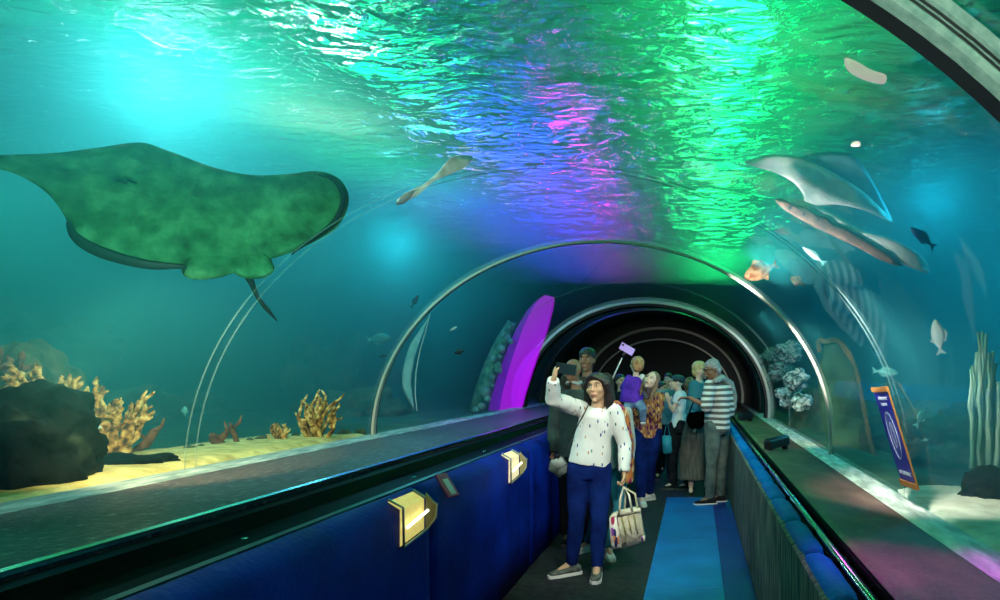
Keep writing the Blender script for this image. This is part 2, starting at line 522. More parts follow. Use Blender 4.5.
# blue covered wall in panels
def fabric(name, c0, c1, rough=0.55):
    return noisy(name, [(0.3, c0), (0.7, c1)], 3, rough=rough, bump=0.25, bscale=40, stretch=(1, 1.0, 1), spec=0.08)
M_blue = fabric('navy_blue_padding', (0.001, 0.008, 0.15), (0.002, 0.024, 0.34))
M_blue2 = fabric('bright_blue_padding', (0.0, 0.10, 0.42), (0.0, 0.20, 0.62), 0.6)

def left_panel(y0, y1, label):
    def prof(y):
        e = 0.010 * noise.noise(Vector((y * 1.7, 3, 0))) + 0.006 * noise.noise(Vector((y * 6, 9, 0)))
        edge = min(y - y0, y1 - y)
        pinch = 0.014 * max(0, 1 - edge / 0.06)
        return [(-1.43, 0.02), (-1.43, 0.985), (-1.405 - pinch, 0.994 + e - pinch), (-1.345, 0.952 + e - pinch), (-1.322 - pinch, 0.928 + e), (-1.318 - pinch + e * .6, 0.60), (-1.315 - pinch - e * .6, 0.30), (-1.32 - pinch, 0.02)]
    bm = bmesh.new()
    lattice(bm, prof, frange(y0, y1, 26))
    o = obj('padded_panel', bm, M_blue)
    return tag(o, label, 'wall panel', 'blue padded panels on the left wall')
for y0, y1, lab in ((-2.6, 1.5, 'blue padded wall panel nearest the camera at lower left'), (1.51, 3.50, 'blue padded wall panel carrying the larger yellow light box'),
                    (3.51, 5.60, 'blue padded wall panel carrying the smaller light box'), (5.61, 7.9, 'blue padded wall panel behind the woman taking the photo'), (7.91, 12.0, 'blue padded wall panel farthest along the left wall')):
    left_panel(y0, y1, lab)
struct('wall_base', box(bmesh.new(), -1.46, -1.435, YB, YE, 0.0, 0.9), M_dark)

# open light boxes let into the top edge
M_yellow = noisy('yellow_lit_lining', [(0.4, (0.75, 0.62, 0.20)), (0.6, (0.95, 0.85, 0.35))], 40, rough=0.6)
M_frame = plain('grey_metal_frame', (0.35, 0.40, 0.32), 0.4, 0.5)
M_tube = plain('lit_tube', (1, 0.95, 0.8), 0.4, emis=(1.0, 0.93, 0.7), es=3.0)
def light_box(yc, w, h, label, k=1.0, em=0.5):
    x = -1.318
    t = thing('light_box', label, 'light box', (x, yc, 0.86), 'light boxes on the left wall')
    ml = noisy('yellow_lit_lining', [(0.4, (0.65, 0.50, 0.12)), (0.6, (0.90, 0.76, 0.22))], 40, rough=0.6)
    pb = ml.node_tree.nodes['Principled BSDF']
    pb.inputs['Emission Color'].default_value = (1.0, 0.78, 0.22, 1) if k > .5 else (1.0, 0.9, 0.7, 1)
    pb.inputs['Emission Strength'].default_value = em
    zt, zb = 0.945, 0.945 - h
    # wedge: deep at its far side plate, open to the walkway
    y0, y1 = yc - w / 2, yc + w / 2
    bm = bmesh.new()
    v = [bm.verts.new(c) for c in ((x, y0, zt), (x, y1, zt), (x, y1, zb + 0.02), (x, y0, zb), (x - .055, y0, zt + .035), (x - .055, y1, zt + .035))]
    ex = bmesh.ops.extrude_face_region(bm, geom=[bm.faces.new((v[0], v[3], v[2], v[1])), bm.faces.new((v[0], v[1], v[5], v[4]))])
    bmesh.ops.translate(bm, verts=[e for e in ex['geom'] if isinstance(e, bmesh.types.BMVert)], vec=(0.003, 0, 0.002))
    obj('lining', bm, ml, t, smooth=False)
    bm = bmesh.new()
    v = [bm.verts.new(c) for c in ((x + .01, y1, zt + .03), (x + .05, y1 + .03, zt - .03), (x + .045, y1 + .03, zb + .07), (x + .01, y1, zb + .02))]
    f = bm.faces.new(v)
    ex = bmesh.ops.extrude_face_region(bm, geom=[f])
    bmesh.ops.translate(bm, verts=[e for e in ex['geom'] if isinstance(e, bmesh.types.BMVert)], vec=(0, 0.012, 0))
    obj('side_plate', bm, plain('dull_olive_plate', (0.30, 0.28, 0.12), 0.5), t, smooth=False)
    bm = bmesh.new()
    tube(bm, [(x - .05, y0, zt + .045), (x + .015, y0, zt + .01), (x + .018, y0, zb), (x + .018, y1, zb + .02)], 0.006, 8)
    tube(bm, [(x - .05, y1, zt + .045), (x + .055, y1 + .03, zt - .03), (x + .05, y1 + .03, zb + .07), (x + .018, y1, zb + .02)], 0.006, 8)
    obj('rim', bm, M_frame, t)
    bm = bmesh.new()
    tube(bm, [(x + .025, y0 + .02, (zt + zb) / 2 + .0), (x + .025, y1 - .01, (zt + zb) / 2 + .03)], 0.007, 8)
    obj('lamp_tube', bm, M_tube, t)
light_box(3.25, 0.27, 0.165, 'large open yellow light box set in the blue padded edge', 1.0, 0.5)
light_box(5.06, 0.27, 0.165, 'smaller cream light box nearer the woman taking the photo', 0.3, 0.55)
# pink label
t = thing('label_tag', 'pink rimmed label tag lying on the blue padded edge', 'label', px(448, 485, 3.7) , None)
bm = bmesh.new()
R0 = Matrix.Translation(Vector((-1.315, 3.70, 0.962)))
def slab(bm, M, sx, sy, sz, bevel=0.004):
    b2 = bmesh.new()
    box(b2, -sx / 2, sx / 2, -sy / 2, sy / 2, -sz / 2, sz / 2, bevel)
    bmesh.ops.transform(b2, matrix=M, verts=b2.verts)
    me = bpy.data.meshes.new('tmp')
    b2.to_mesh(me); b2.free()
    bm.from_mesh(me)
    bpy.data.meshes.remove(me)
    return bm
MR = R0 @ Matrix.Rotation(math.radians(-28), 4, 'Z') @ Matrix.Rotation(math.radians(48), 4, 'Y')
slab(bm, MR, 0.15, 0.075, 0.014)
obj('holder', bm, plain('dark_pink_plastic', (0.60, 0.03, 0.18), 0.4), t, smooth=False)
bm = bmesh.new()
slab(bm, MR @ Matrix.Translation((0.015, 0, 0.009)), 0.10, 0.035, 0.004, 0.001)
obj('paper_insert', bm, plain('pale_pink_paper', (0.85, 0.65, 0.72), 0.6), t, smooth=False)

# ---------------------------------------------------------------- right side
M_conc = noisy('mossy_grey_concrete', [(0.35, (0.03, 0.04, 0.04)), (0.5, (0.12, 0.12, 0.10)), (0.68, (0.30, 0.27, 0.20))], 7, detail=8, rough=0.8, bump=0.6, stretch=(1, 3.5, 0.5))
M_sill_r = noisy('brown_wet_sill', [(0.3, (0.06, 0.025, 0.022)), (0.55, (0.13, 0.055, 0.045)), (0.8, (0.22, 0.12, 0.09))], 5, rough=0.5, bump=0.4, bscale=50, spec=0.25, stretch=(1, 0.5, 1))
struct('wall_right_parapet', extrude_profile(bmesh.new(), [(0.42, 0.0), (0.42, 0.80), (0.44, 0.81), (0.50, 0.78), (0.50, 0.0)], YB + .1, YF), M_conc)
# blue roll along the parapet: separate quilted cushions
y = 1.0
n = 0
while y < 10.5:
    ln = 0.62
    bm = bmesh.new()
    def prof(yy, y0=y, y1=y + ln):
        e = min(yy - y0, y1 - yy)
        p = 0.02 * max(0, 1 - e / 0.07)
        w = 0.006 * noise.noise(Vector((yy * 9, 1, 0)))
        return [(0.435 + p * .5, 0.79), (0.435 + p * .5, 0.812 - p * .3), (0.46, 0.832 - p + w), (0.50, 0.836 - p + w), (0.535 - p * .5, 0.815 - p + w), (0.54 - p * .5, 0.79)]
    lattice(bm, prof, frange(y, y + ln, 14))
    o = obj('edge_cushion', bm, M_blue2)
    lab = 'bright blue cushion on the right parapet, %s from the camera end' % ('nearest,first,second,third,fourth,fifth,sixth,seventh,eighth,ninth,tenth,eleventh,twelfth,thirteenth,fourteenth,fifteenth,sixteenth'.split(',')[n + 1])
    tag(o, lab, 'cushion', 'blue edge cushions on the right parapet')
    y += ln + 0.005
    n += 1
t = thing('guard_rail', 'glossy black double rail between blue cushions and brown right sill', 'rail', (0.6, 0, 0.8))
bm = bmesh.new()
extrude_profile(bm, [(0.545, 0.70), (0.545, 0.80), (0.66, 0.80), (0.66, 0.70)], YB + .1, YF)
obj('base', bm, M_gloss, t, smooth=False)
for xx in (0.572, 0.625):
    bm = bmesh.new()
    tube(bm, [(xx, YB + .1, 0.812), (xx, YF, 0.812)], 0.017, 12)
    obj('bar', bm, M_gloss if xx > .6 else plain('dark_chrome', (0.18, 0.2, 0.19), 0.2, 0.9), t)
for yy in (2.2, 2.75, 3.3, 4.2, 5.4, 6.8):
    bm = bmesh.new()
    box(bm, 0.548, 0.60, yy - .05, yy + .05, 0.795, 0.822, 0.006)
    obj('bracket', bm, M_gloss, t)
t = thing('tank_sill', 'brown wet sill with pale outer edge along the right glass', 'sill', (0.95, 0, 0.75))
bm = bmesh.new()
extrude_profile(bm, [(0.662, 0.70), (0.662, 0.80), (0.69, 0.806), (1.14, 0.765), (1.14, 0.70)], YB + .1, YF, ny=40)
obj('slab', bm, M_sill_r, t, smooth=False)
M_white_edge = noisy('white_scuffed_ledge', [(0.35, (0.35, 0.40, 0.36)), (0.65, (0.85, 0.88, 0.80))], 6, rough=0.5, bump=0.3, stretch=(3, 0.7, 1))
bm = bmesh.new()
extrude_profile(bm, [(1.14, 0.70), (1.14, 0.767), (1.19, 0.785), (1.30, 0.785), (1.30, 0.70)], YB + .1, YF, ny=40)
obj('glass_footing', bm, M_white_edge, t, smooth=False)

# black lamps standing on the right sill
def sill_lamp(y, x0, x1, label):
    t = thing('sill_lamp', label, 'lamp', (x0, y, 0.80), 'black lamp housings on the right sill')
    a = Vector((x0, y - .02, 0.83)); b = Vector((x1, y + .22, 0.80))
    bm = bmesh.new()
    d = b - a
    ang = math.atan2(d.y, d.x)
    Mx = Matrix.Translation((a + b) / 2 + Vector((0, 0, 0.05))) @ Matrix.Rotation(ang, 4, 'Z') @ Matrix.Rotation(-0.08, 4, 'Y')
    slab(bm, Mx, d.length, 0.09, 0.09, 0.012)
    h = obj('housing', bm, M_black, t, smooth=False)
    bm = bmesh.new()
    slab(bm, Mx @ Matrix.Translation((0, -0.0, 0.05)), d.length * .96, 0.06, 0.012, 0.004)
    obj('cover_glass', bm, plain('dark_glass', (0.02, 0.03, 0.03), 0.08), t, smooth=False)
    for q in (-.4, .4):
        bm = bmesh.new()
        slab(bm, Mx @ Matrix.Translation((q * d.length, 0, -0.06)), 0.03, 0.06, 0.05, 0.004)
        obj('foot', bm, M_black, t, smooth=False)
sill_lamp(6.9, 0.70, 0.92, 'black lamp housing on the right sill nearer the camera')
sill_lamp(11.2, 0.70, 0.90, 'black lamp housing farther back on the right sill beside the striped shirt')

# ---------------------------------------------------------------- mats on the floor
M_mat = noisy('turquoise_blue_mat', [(0.3, (0.0, 0.12, 0.42)), (0.7, (0.0, 0.19, 0.60))], 3, rough=0.45, bump=0.15, bscale=120)
M_mat2 = noisy('deep_blue_mat', [(0.3, (0.0, 0.015, 0.16)), (0.7, (0.0, 0.03, 0.28))], 3, rough=0.5, bump=0.15, bscale=120)
ys = [0.9, 3.05, 4.05, 5.05, 6.5, 8.75]
labs = ['turquoise floor mat nearest the camera', 'turquoise floor mat piece, second from the camera', 'turquoise floor mat piece, third from the camera', 'turquoise floor mat piece, fourth from the camera', 'turquoise floor mat piece at the striped-shirt man\'s feet']
for i in range(5):
    bm = box(bmesh.new(), -0.36, 0.20, ys[i], ys[i + 1] - .006, 0.0, 0.012, 0.003)
    tag(obj('floor_mat', bm, M_mat, smooth=False), labs[i], 'mat', 'turquoise floor mats')
tag(obj('mat_runner', box(bmesh.new(), 0.203, 0.415, 0.9, 8.6, 0.0, 0.010, 0.003), M_mat2, smooth=False), 'deep blue narrow runner between turquoise mats and right parapet', 'mat')
# ================================================================ life in the tank
def hit(x, y, dr=-0.012):
    """where the sight line through pixel x, y meets the acrylic arch (offset dr)"""
    dx, dz = (x - VX) / FPX, -(y - VY) / FPX
    a = (dx / (TRX + dr)) ** 2 + (dz / (TRZ + dr)) ** 2
    ox, oz = -TCX, EYE - TCZ
    b_ = 2 * (ox * dx / (TRX + dr) ** 2 + oz * dz / (TRZ + dr) ** 2)
    c = (ox / (TRX + dr)) ** 2 + (oz / (TRZ + dr)) ** 2 - 1
    Y = (-b_ + math.sqrt(b_ * b_ - 4 * a * c)) / (2 * a)
    return px(x, y, Y)


def smooth_loop(pts, sub=4):
    out = []
    n = len(pts)
    for i in range(n):
        p0, p1, p2, p3 = (Vector(pts[(i + k - 1) % n]) for k in range(4))
        for j in range(sub):
            t = j / sub
            out.append(0.5 * ((2 * p1) + (-p0 + p2) * t + (2 * p0 - 5 * p1 + 4 * p2 - p3) * t * t + (-p0 + 3 * p1 - 3 * p2 + p3) * t ** 3))
    return out


def lens_body(bm, outline, centre, depth, front=0.05, back=0.2, rings=10, lump=0.0, power=2.2):
    """a flat-bodied animal: pixel outline at its distance, thick in the middle; depth(x, y) gives the distance"""
    pts = smooth_loop([(x, y, 0) for x, y in outline])
    C = Vector((centre[0], centre[1], 0))
    def ring(sgn, s):
        t = (1 - s ** power) ** 0.6
        row = []
        for p in pts:
            q = C + (p - C) * s
            Y = depth(q.x, q.y) + sgn * t * (back if sgn > 0 else front)
            if lump:
                Y += lump * noise.noise(Vector((q.x * .05, q.y * .05, sgn)))
            # keep the outline's place seen from the eye
            row.append(bm.verts.new(px(q.x, q.y, Y)))
        return row
    rim = ring(0, 1.0)
    n = len(rim)
    for sgn in (-1, 1):
        prev = rim
        for k in range(1, rings):
            cur = ring(sgn, 1 - k / rings)
            for i in range(n):
                j = (i + 1) % n
                bm.faces.new((prev[i], prev[j], cur[j], cur[i]))
            prev = cur
        c = bm.verts.new(px(C.x, C.y, depth(C.x, C.y) + sgn * (back if sgn > 0 else front)))
        for i in range(n):
            bm.faces.new((prev[i], prev[(i + 1) % n], c))
    return bm


M_ray_belly = noisy('mottled_green_ray_skin', [(0.30, (0.015, 0.075, 0.05)), (0.5, (0.035, 0.16, 0.09)), (0.72, (0.09, 0.27, 0.16))], 9, detail=12, rough=0.8, bump=0.7, bscale=30, spec=0.15)
M_ray_dark = plain('dark_ray_skin', (0.01, 0.035, 0.045), 0.6, spec=0.2)
ray_out = [(-34, 162), (-12, 157), (0, 155), (32, 154), (65, 152), (108, 146), (130, 143), (146, 143), (163, 149), (180, 155), (216, 168), (252, 175), (288, 174), (317, 171), (338, 178), (348, 193), (347, 210), (335, 229), (306, 246), (281, 256), (268, 259), (244, 262), (215, 266), (184, 265), (171, 269), (144, 267), (108, 258), (84, 247), (70, 235), (65, 217), (47, 193), (22, 177), (0, 169)]
ray_depth = lambda x, y: 4.42 - (348 - x) * 0.0026 - (y - 200) * 0.001
t = thing('big_ray', 'huge green ray with dark rimmed wings gliding over the left glass', 'ray', px(185, 210, 4.7))
obj('body', lens_body(bmesh.new(), ray_out, (188, 208), ray_depth, 0.05, 0.26, 12, 0.02), M_ray_belly, t)
# darker rim along the trailing edge and wing tips
def rim_strip(pairs, rad):
    bm = bmesh.new()
    pts = [px(x, y, ray_depth(x, y) - 0.02) for x, y in pairs]
    tube(bm, pts, rad, 8, flat=0.45)
    return bm
rim = smooth_loop([(x, y, 0) for x, y in [(66, 214), (68, 222), (73, 234), (86, 245), (109, 255), (144, 264), (171, 266), (184, 262)]], 4)[4:-5]
obj('wing_edge', rim_strip([(p.x, p.y) for p in rim], [0.012 + 0.02 * math.sin(PI * i / (len(rim) - 1)) for i in range(len(rim))]), M_ray_dark, t)
rim = smooth_loop([(x, y, 0) for x, y in [(300, 174), (318, 175), (334, 180), (343, 194), (342, 209), (331, 226), (306, 243), (282, 254)]], 4)[4:-5]
obj('wing_edge', rim_strip([(p.x, p.y) for p in rim], [0.008 + 0.03 * math.sin(PI * i / (len(rim) - 1)) for i in range(len(rim))]), M_ray_dark, t)
for lobe, c in (([(184, 258), (205, 248), (232, 250), (240, 268), (228, 275), (210, 279), (190, 279), (182, 272)], (210, 265)), ([(228, 258), (246, 246), (266, 250), (272, 261), (274, 271), (265, 277), (250, 279), (234, 273)], (250, 264))):
    obj('pelvic_fin', lens_body(bmesh.new(), lobe, c, lambda x, y: ray_depth(x, y) - 0.0, 0.035, 0.05, 6), M_ray_belly, t)
bm = bmesh.new()
tube(bm, [px(x, y, 4.2 + d) for x, y, d in ((244, 268, 0), (252, 284, .05), (258, 298, .12), (266, 308, .2), (277, 321, .3))], [0.03, 0.016, 0.012, 0.014, 0.003], 8)
obj('tail', bm, M_ray_dark, t)
for mx in (118, 128):
    bm = bmesh.new()
    tube(bm, [px(mx + k, 180 + k * .4, ray_depth(mx, 180) - 0.075) for k in (0, 4, 8)], 0.008, 6)
    obj('gill_slit', bm, M_ray_dark, t)

# pale ray and guitarfish on the right
M_pale = noisy('pale_fish_belly', [(0.3, (0.40, 0.62, 0.60)), (0.7, (0.85, 0.95, 0.90))], 6, rough=0.6, bump=0.3)
M_pale2 = noisy('light_blue_wing', [(0.3, (0.12, 0.42, 0.52)), (0.7, (0.25, 0.6, 0.68))], 6, rough=0.6)
M_brown = noisy('brown_fish_back', [(0.3, (0.12, 0.08, 0.07)), (0.7, (0.30, 0.20, 0.16))], 12, rough=0.6, bump=0.3)
M_darkblue = plain('dark_blue_scales', (0.005, 0.02, 0.16), 0.4)
t = thing('pale_ray', 'pale crescent winged ray swimming above the right glass', 'ray', px(820, 185, 6.6))
dp = lambda x, y: 6.6 + (x - 745) * 0.004
obj('body', lens_body(bmesh.new(), [(744, 163), (758, 157), (775, 154), (800, 157), (825, 168), (846, 180), (866, 194), (893, 222), (868, 212), (840, 205), (815, 206), (802, 210), (804, 198), (796, 185), (780, 175), (760, 167)], (808, 182), dp, 0.03, 0.10, 7), M_pale, t)
obj('wing', lens_body(bmesh.new(), [(800, 158), (825, 152), (850, 154), (862, 165), (872, 180), (884, 202), (892, 221), (874, 204), (850, 184), (826, 168)], (852, 176), lambda x, y: dp(x, y) + .08, 0.02, 0.04, 5), M_pale2, t)
t = thing('guitarfish', 'long slender brown and white fish slanting below the pale ray', 'fish', px(850, 236, 6.3))
dp2 = lambda x, y: 6.3 + (x - 780) * 0.003
obj('belly', lens_body(bmesh.new(), [(776, 199), (800, 200), (830, 212), (862, 230), (895, 240), (922, 256), (929, 273), (912, 268), (885, 256), (850, 240), (815, 224), (790, 212)], (848, 230), lambda x, y: dp2(x, y) + .04, 0.04, 0.10, 7), M_pale, t)
obj('back', lens_body(bmesh.new(), [(775, 200), (783, 199), (792, 205), (805, 207), (812, 214), (826, 217), (834, 224), (850, 230), (870, 242), (890, 254), (903, 266), (885, 262), (860, 249), (835, 237), (812, 226), (794, 216), (783, 209)], (830, 228), lambda x, y: dp2(x, y) - .02, 0.04, 0.06, 6), M_brown, t)
for k in range(3):
    bm = bmesh.new()
    bmesh.ops.create_uvsphere(bm, u_segments=8, v_segments=6, radius=0.013, matrix=Matrix.Translation(px(790 + k * 14, 208 + k * 6, dp2(790, 200) - 0.07)))
    obj('spot', bm, M_ray_dark, t)


def fish(x, y, Y, length, ang, label, mats, cat='fish', deep=0.34, group=None, name='fish'):
    """ang: heading in the picture plane in degrees (0 = right, 90 = up); turned a little to the eye"""
    body_m, fin_m = mats
    c = px(x, y, Y)
    t = thing(name, label, cat, c, group)
    a = math.radians(ang)
    M = Matrix.Translation(c) @ Matrix.Rotation(-a, 4, 'Y')
    if math.cos(a) < 0:
        M = M @ Matrix.Rotation(PI, 4, 'X')
    L = length
    prof = [(0.5, 0.03), (0.44, 0.36), (0.34, 0.66), (0.2, 0.92), (0.05, 1.0), (-0.1, 0.88), (-0.22, 0.6), (-0.32, 0.32), (-0.38, 0.2)]
    def pt(v):
        return M @ Vector(v)
    bm = bmesh.new()
    rows = []
    for u, r in prof:
        rows.append([bm.verts.new(pt((u * L, math.cos(q) * r * L * deep * .28, math.sin(q) * r * L * deep * .5))) for q in (2 * PI * k / 14 for k in range(14))])
    for i in range(len(rows) - 1):
        for k in range(14):
            bm.faces.new((rows[i][k], rows[i][(k + 1) % 14], rows[i + 1][(k + 1) % 14], rows[i + 1][k]))
    bm.faces.new(rows[0][::-1]); bm.faces.new(rows[-1])
    obj('body', bm, body_m, t)
    def fin(nm, pts, th=0.006):
        bm = bmesh.new()
        f = [bm.verts.new(pt((px_ * L, -th / 2, pz * L))) for px_, pz in pts]
        g = [bm.verts.new(pt((px_ * L, th / 2, pz * L))) for px_, pz in pts]
        n = len(f)
        bm.faces.new(f); bm.faces.new(g[::-1])
        for i in range(n):
            bm.faces.new((f[i], f[(i + 1) % n], g[(i + 1) % n], g[i]))
        obj(nm, bm, fin_m, t, smooth=False)
    fin('tail_fin', [(-0.36, 0.02), (-0.56, 0.15), (-0.50, 0.0), (-0.56, -0.15), (-0.36, -0.02)])
    fin('dorsal_fin', [(0.22, deep * .42), (0.05, deep * .72), (-0.18, deep * .5), (-0.22, deep * .28)])
    fin('anal_fin', [(0.0, -deep * .45), (-0.12, -deep * .66), (-0.24, -deep * .26)])
    for sy in (-1, 1):
        bm = bmesh.new()
        bmesh.ops.create_uvsphere(bm, u_segments=8, v_segments=6, radius=L * 0.022, matrix=Matrix.Translation(pt((0.38 * L, sy * L * deep * .13, L * deep * .1))))
        obj('eye', bm, M_black, t)
    return t


M_cyan = plain('cyan_silver_scales', (0.25, 0.8, 0.75), 0.35)
M_teal_f = plain('dusky_teal_scales', (0.05, 0.3, 0.32), 0.5)
M_grouper = noisy('orange_blotched_skin', [(0.42, (0.45, 0.12, 0.03)), (0.58, (0.85, 0.55, 0.30))], 14, rough=0.6)
M_darkf = plain('dark_grey_scales', (0.01, 0.02, 0.03), 0.5)
M_whitef = plain('white_silver_scales', (0.75, 0.9, 0.88), 0.4)
fish(922, 237, 6.2, 0.27, 140, 'dark blue fish swimming in the open water at upper right', (M_darkblue, M_darkblue), deep=0.3)
fish(886, 372, 5.6, 0.20, -4, 'small glowing cyan fish just above the blue sign', (M_cyan, M_cyan), deep=0.36)
fish(938, 336, 5.4, 0.26, 100, 'white fish hanging upright right of the cyan fish', (M_whitef, M_whitef), deep=0.40)
fish(922, 416, 6.0, 0.20, 58, 'pale slim fish behind the blue sign', (M_teal_f, M_cyan), deep=0.30)
fish(925, 440, 6.4, 0.07, 5, 'tiny cyan fish low beside the blue sign', (M_cyan, M_cyan))
fish(760, 271, 7.2, 0.36, 202, 'orange blotched grouper above the tunnel\'s right shoulder', (M_grouper, M_grouper), deep=0.5)
fish(797, 281, 7.2, 0.15, 150, 'small orange fish trailing the blotched grouper', (M_grouper, M_grouper), deep=0.6)
fish(813, 255, 6.8, 0.26, 142, 'pale thin fish up between grouper and long brown fish', (M_whitef, M_cyan), deep=0.22)
fish(782, 232, 7.4, 0.15, 170, 'small brown fish over the pale thin fish', (M_brown, M_brown), deep=0.4)
fish(415, 301, 8.4, 0.17, 60, 'small dark fish left of the slim arch', (M_darkf, M_darkf), deep=0.3)
fish(380, 339, 8.8, 0.30, 4, 'dusky teal fish with pale belly low in the left haze', (M_teal_f, M_cyan), deep=0.4)
fish(383, 356, 8.6, 0.10, 10, 'tiny dark fish beneath the dusky teal fish', (M_darkf, M_darkf))
fish(453, 329, 8.6, 0.12, 30, 'tiny pale fish inside the slim arch at left', (M_whitef, M_teal_f), deep=0.3)
fish(459, 352, 8.6, 0.12, 190, 'tiny dark fish inside the slim arch at left', (M_darkf, M_darkf), deep=0.5)
fish(53, 391, 4.9, 0.10, 10, 'tiny turquoise fish hovering over the tan corals', (M_cyan, M_cyan), deep=0.4)
fish(92, 397, 5.0, 0.12, 350, 'tiny white fish grazing over the tan corals', (M_whitef, M_whitef), deep=0.3)
fish(98, 427, 4.6, 0.06, 350, 'tiny white fish among the tan coral branches', (M_whitef, M_whitef), deep=0.4)
fish(185, 411, 6.6, 0.09, 90, 'tiny turquoise fish over the dark gravel at left', (M_cyan, M_cyan), deep=0.6)

# pale crescent sheet of skin: a long thin fish hanging upright
t = thing('ribbon_fish', 'pale curved ribbon fish hanging upright inside the slim arch', 'fish', px(414, 365, 8.0))
obj('body', lens_body(bmesh.new(), [(428, 318), (421, 328), (411, 343), (405, 360), (402, 378), (404, 392), (410, 404), (414, 411), (413, 398), (411, 382), (414, 362), (419, 342), (425, 328)], (408, 372), lambda x, y: 8.0, 0.02, 0.05, 5), noisy('pale_translucent_skin', [(0.3, (0.2, 0.55, 0.62)), (0.7, (0.45, 0.8, 0.85))], 7, rough=0.5), t)
bm = bmesh.new()
tube(bm, [px(x, y, 7.98) for x, y in ((430, 314), (426, 330), (420, 350), (416, 372), (415, 392), (417, 411))], 0.006, 6)
obj('spine_filament', bm, M_whitef, t)

# pale wedge solid standing in for a light strip's reflection under the ripples
t = thing('wedge_reflection', 'cream wedge shaped reflection under the ripples above the thin pane seam', 'fish', px(435, 180, 6.0))
obj('body', lens_body(bmesh.new(), [(396, 202), (405, 193), (424, 184), (438, 172), (452, 157), (466, 156), (473, 158), (464, 168), (446, 176), (430, 184), (418, 195), (404, 202)], (436, 179), lambda x, y: 5.6 + (x - 396) * .006, 0.02, 0.06, 5), noisy('cream_reflection', [(0.35, (0.55, 0.45, 0.35)), (0.65, (0.95, 0.90, 0.80))], 9, rough=0.6), t)
obj('tail_fin', lens_body(bmesh.new(), [(396, 202), (404, 194), (414, 190), (412, 196), (405, 203), (398, 205)], (405, 198), lambda x, y: 5.62, 0.01, 0.02, 3), M_brown, t)  # brown end of the solid wedge reflection
# lit fittings hung just below the surface
def fitting(pts, Y, label, em=2.2):
    c = px(sum(p[0] for p in pts) / len(pts), sum(p[1] for p in pts) / len(pts), Y)
    t = thing('surface_light', label, 'light', c)
    bm = bmesh.new()
    ctr = (sum(p[0] for p in pts) / len(pts), sum(p[1] for p in pts) / len(pts))
    lens_body(bm, pts, ctr, lambda x, y: Y, 0.02, 0.05, 4)
    obj('lit_panel', bm, plain('lit_white_panel', (0.9, 0.9, 0.85), 0.4, emis=(1.0, 0.95, 0.85), es=em), t)
    bm = bmesh.new()
    tube(bm, [px(pts[0][0], pts[0][1], Y + .06), px(pts[len(pts) // 2][0], pts[len(pts) // 2][1], Y + .06)], 0.02, 6)
    obj('holder', bm, M_brown, t)
fitting([(845, 58), (856, 61), (872, 70), (886, 75), (884, 84), (870, 82), (855, 76), (846, 68)], 5.15, 'small cream light fitting floating under the blue water at upper right', 0.55)
fitting([(852, 143), (856, 141), (860, 142), (860, 146), (855, 147), (851, 146)], 6.2, 'tiny white spot light above the pale ray', 1.2)

# ---------------------------------------------------------------- rocks and corals
M_rock = noisy('dark_mossy_rock', [(0.35, (0.001, 0.004, 0.004)), (0.6, (0.005, 0.010, 0.009)), (0.75, (0.03, 0.045, 0.03))], 6, detail=8, rough=0.9, bump=0.9, spec=0.1)
M_rock2 = noisy('green_brown_rock', [(0.35, (0.03, 0.06, 0.03)), (0.6, (0.12, 0.12, 0.06)), (0.8, (0.30, 0.24, 0.13))], 5, detail=8, rough=0.9, bump=0.8, spec=0.1)
M_coral = noisy('tan_gold_coral', [(0.36, (0.10, 0.04, 0.01)), (0.5, (0.55, 0.30, 0.07)), (0.64, (0.95, 0.72, 0.28))], 22, detail=5, rough=0.8, bump=0.8, spec=0.15)
M_coral_b = noisy('brown_coral', [(0.32, (0.08, 0.035, 0.015)), (0.7, (0.30, 0.15, 0.07))], 16, rough=0.85, bump=0.6, spec=0.1)
M_coral_w = noisy('white_teal_coral', [(0.40, (0.03, 0.10, 0.09)), (0.5, (0.35, 0.55, 0.50)), (0.6, (0.85, 0.95, 0.90))], 9, detail=3, rough=0.6, bump=0.8, distort=2.0)
M_soft = noisy('pale_green_strands', [(0.35, (0.12, 0.35, 0.26)), (0.65, (0.40, 0.72, 0.55))], 12, rough=0.8, stretch=(1, 1, 0.2))


def rock(c, r, m, label, seed=0, sub=5, name='rock', rough=0.35, cat='rock'):
    bm = bmesh.new()
    bmesh.ops.create_icosphere(bm, subdivisions=sub, radius=1.0)
    for v in bm.verts:
        n = v.co.normalized()
        k = 1 + rough * noise.noise(n * 1.6 + Vector((seed, 0, 0))) + rough * .4 * noise.noise(n * 5 + Vector((0, seed, 0))) + rough * .15 * noise.noise(n * 14 + Vector((0, seed, 3)))
        v.co = Vector((n.x * r[0], n.y * r[1], n.z * r[2])) * k + Vector(c)
    return tag(obj(name, bm, m), label, cat)


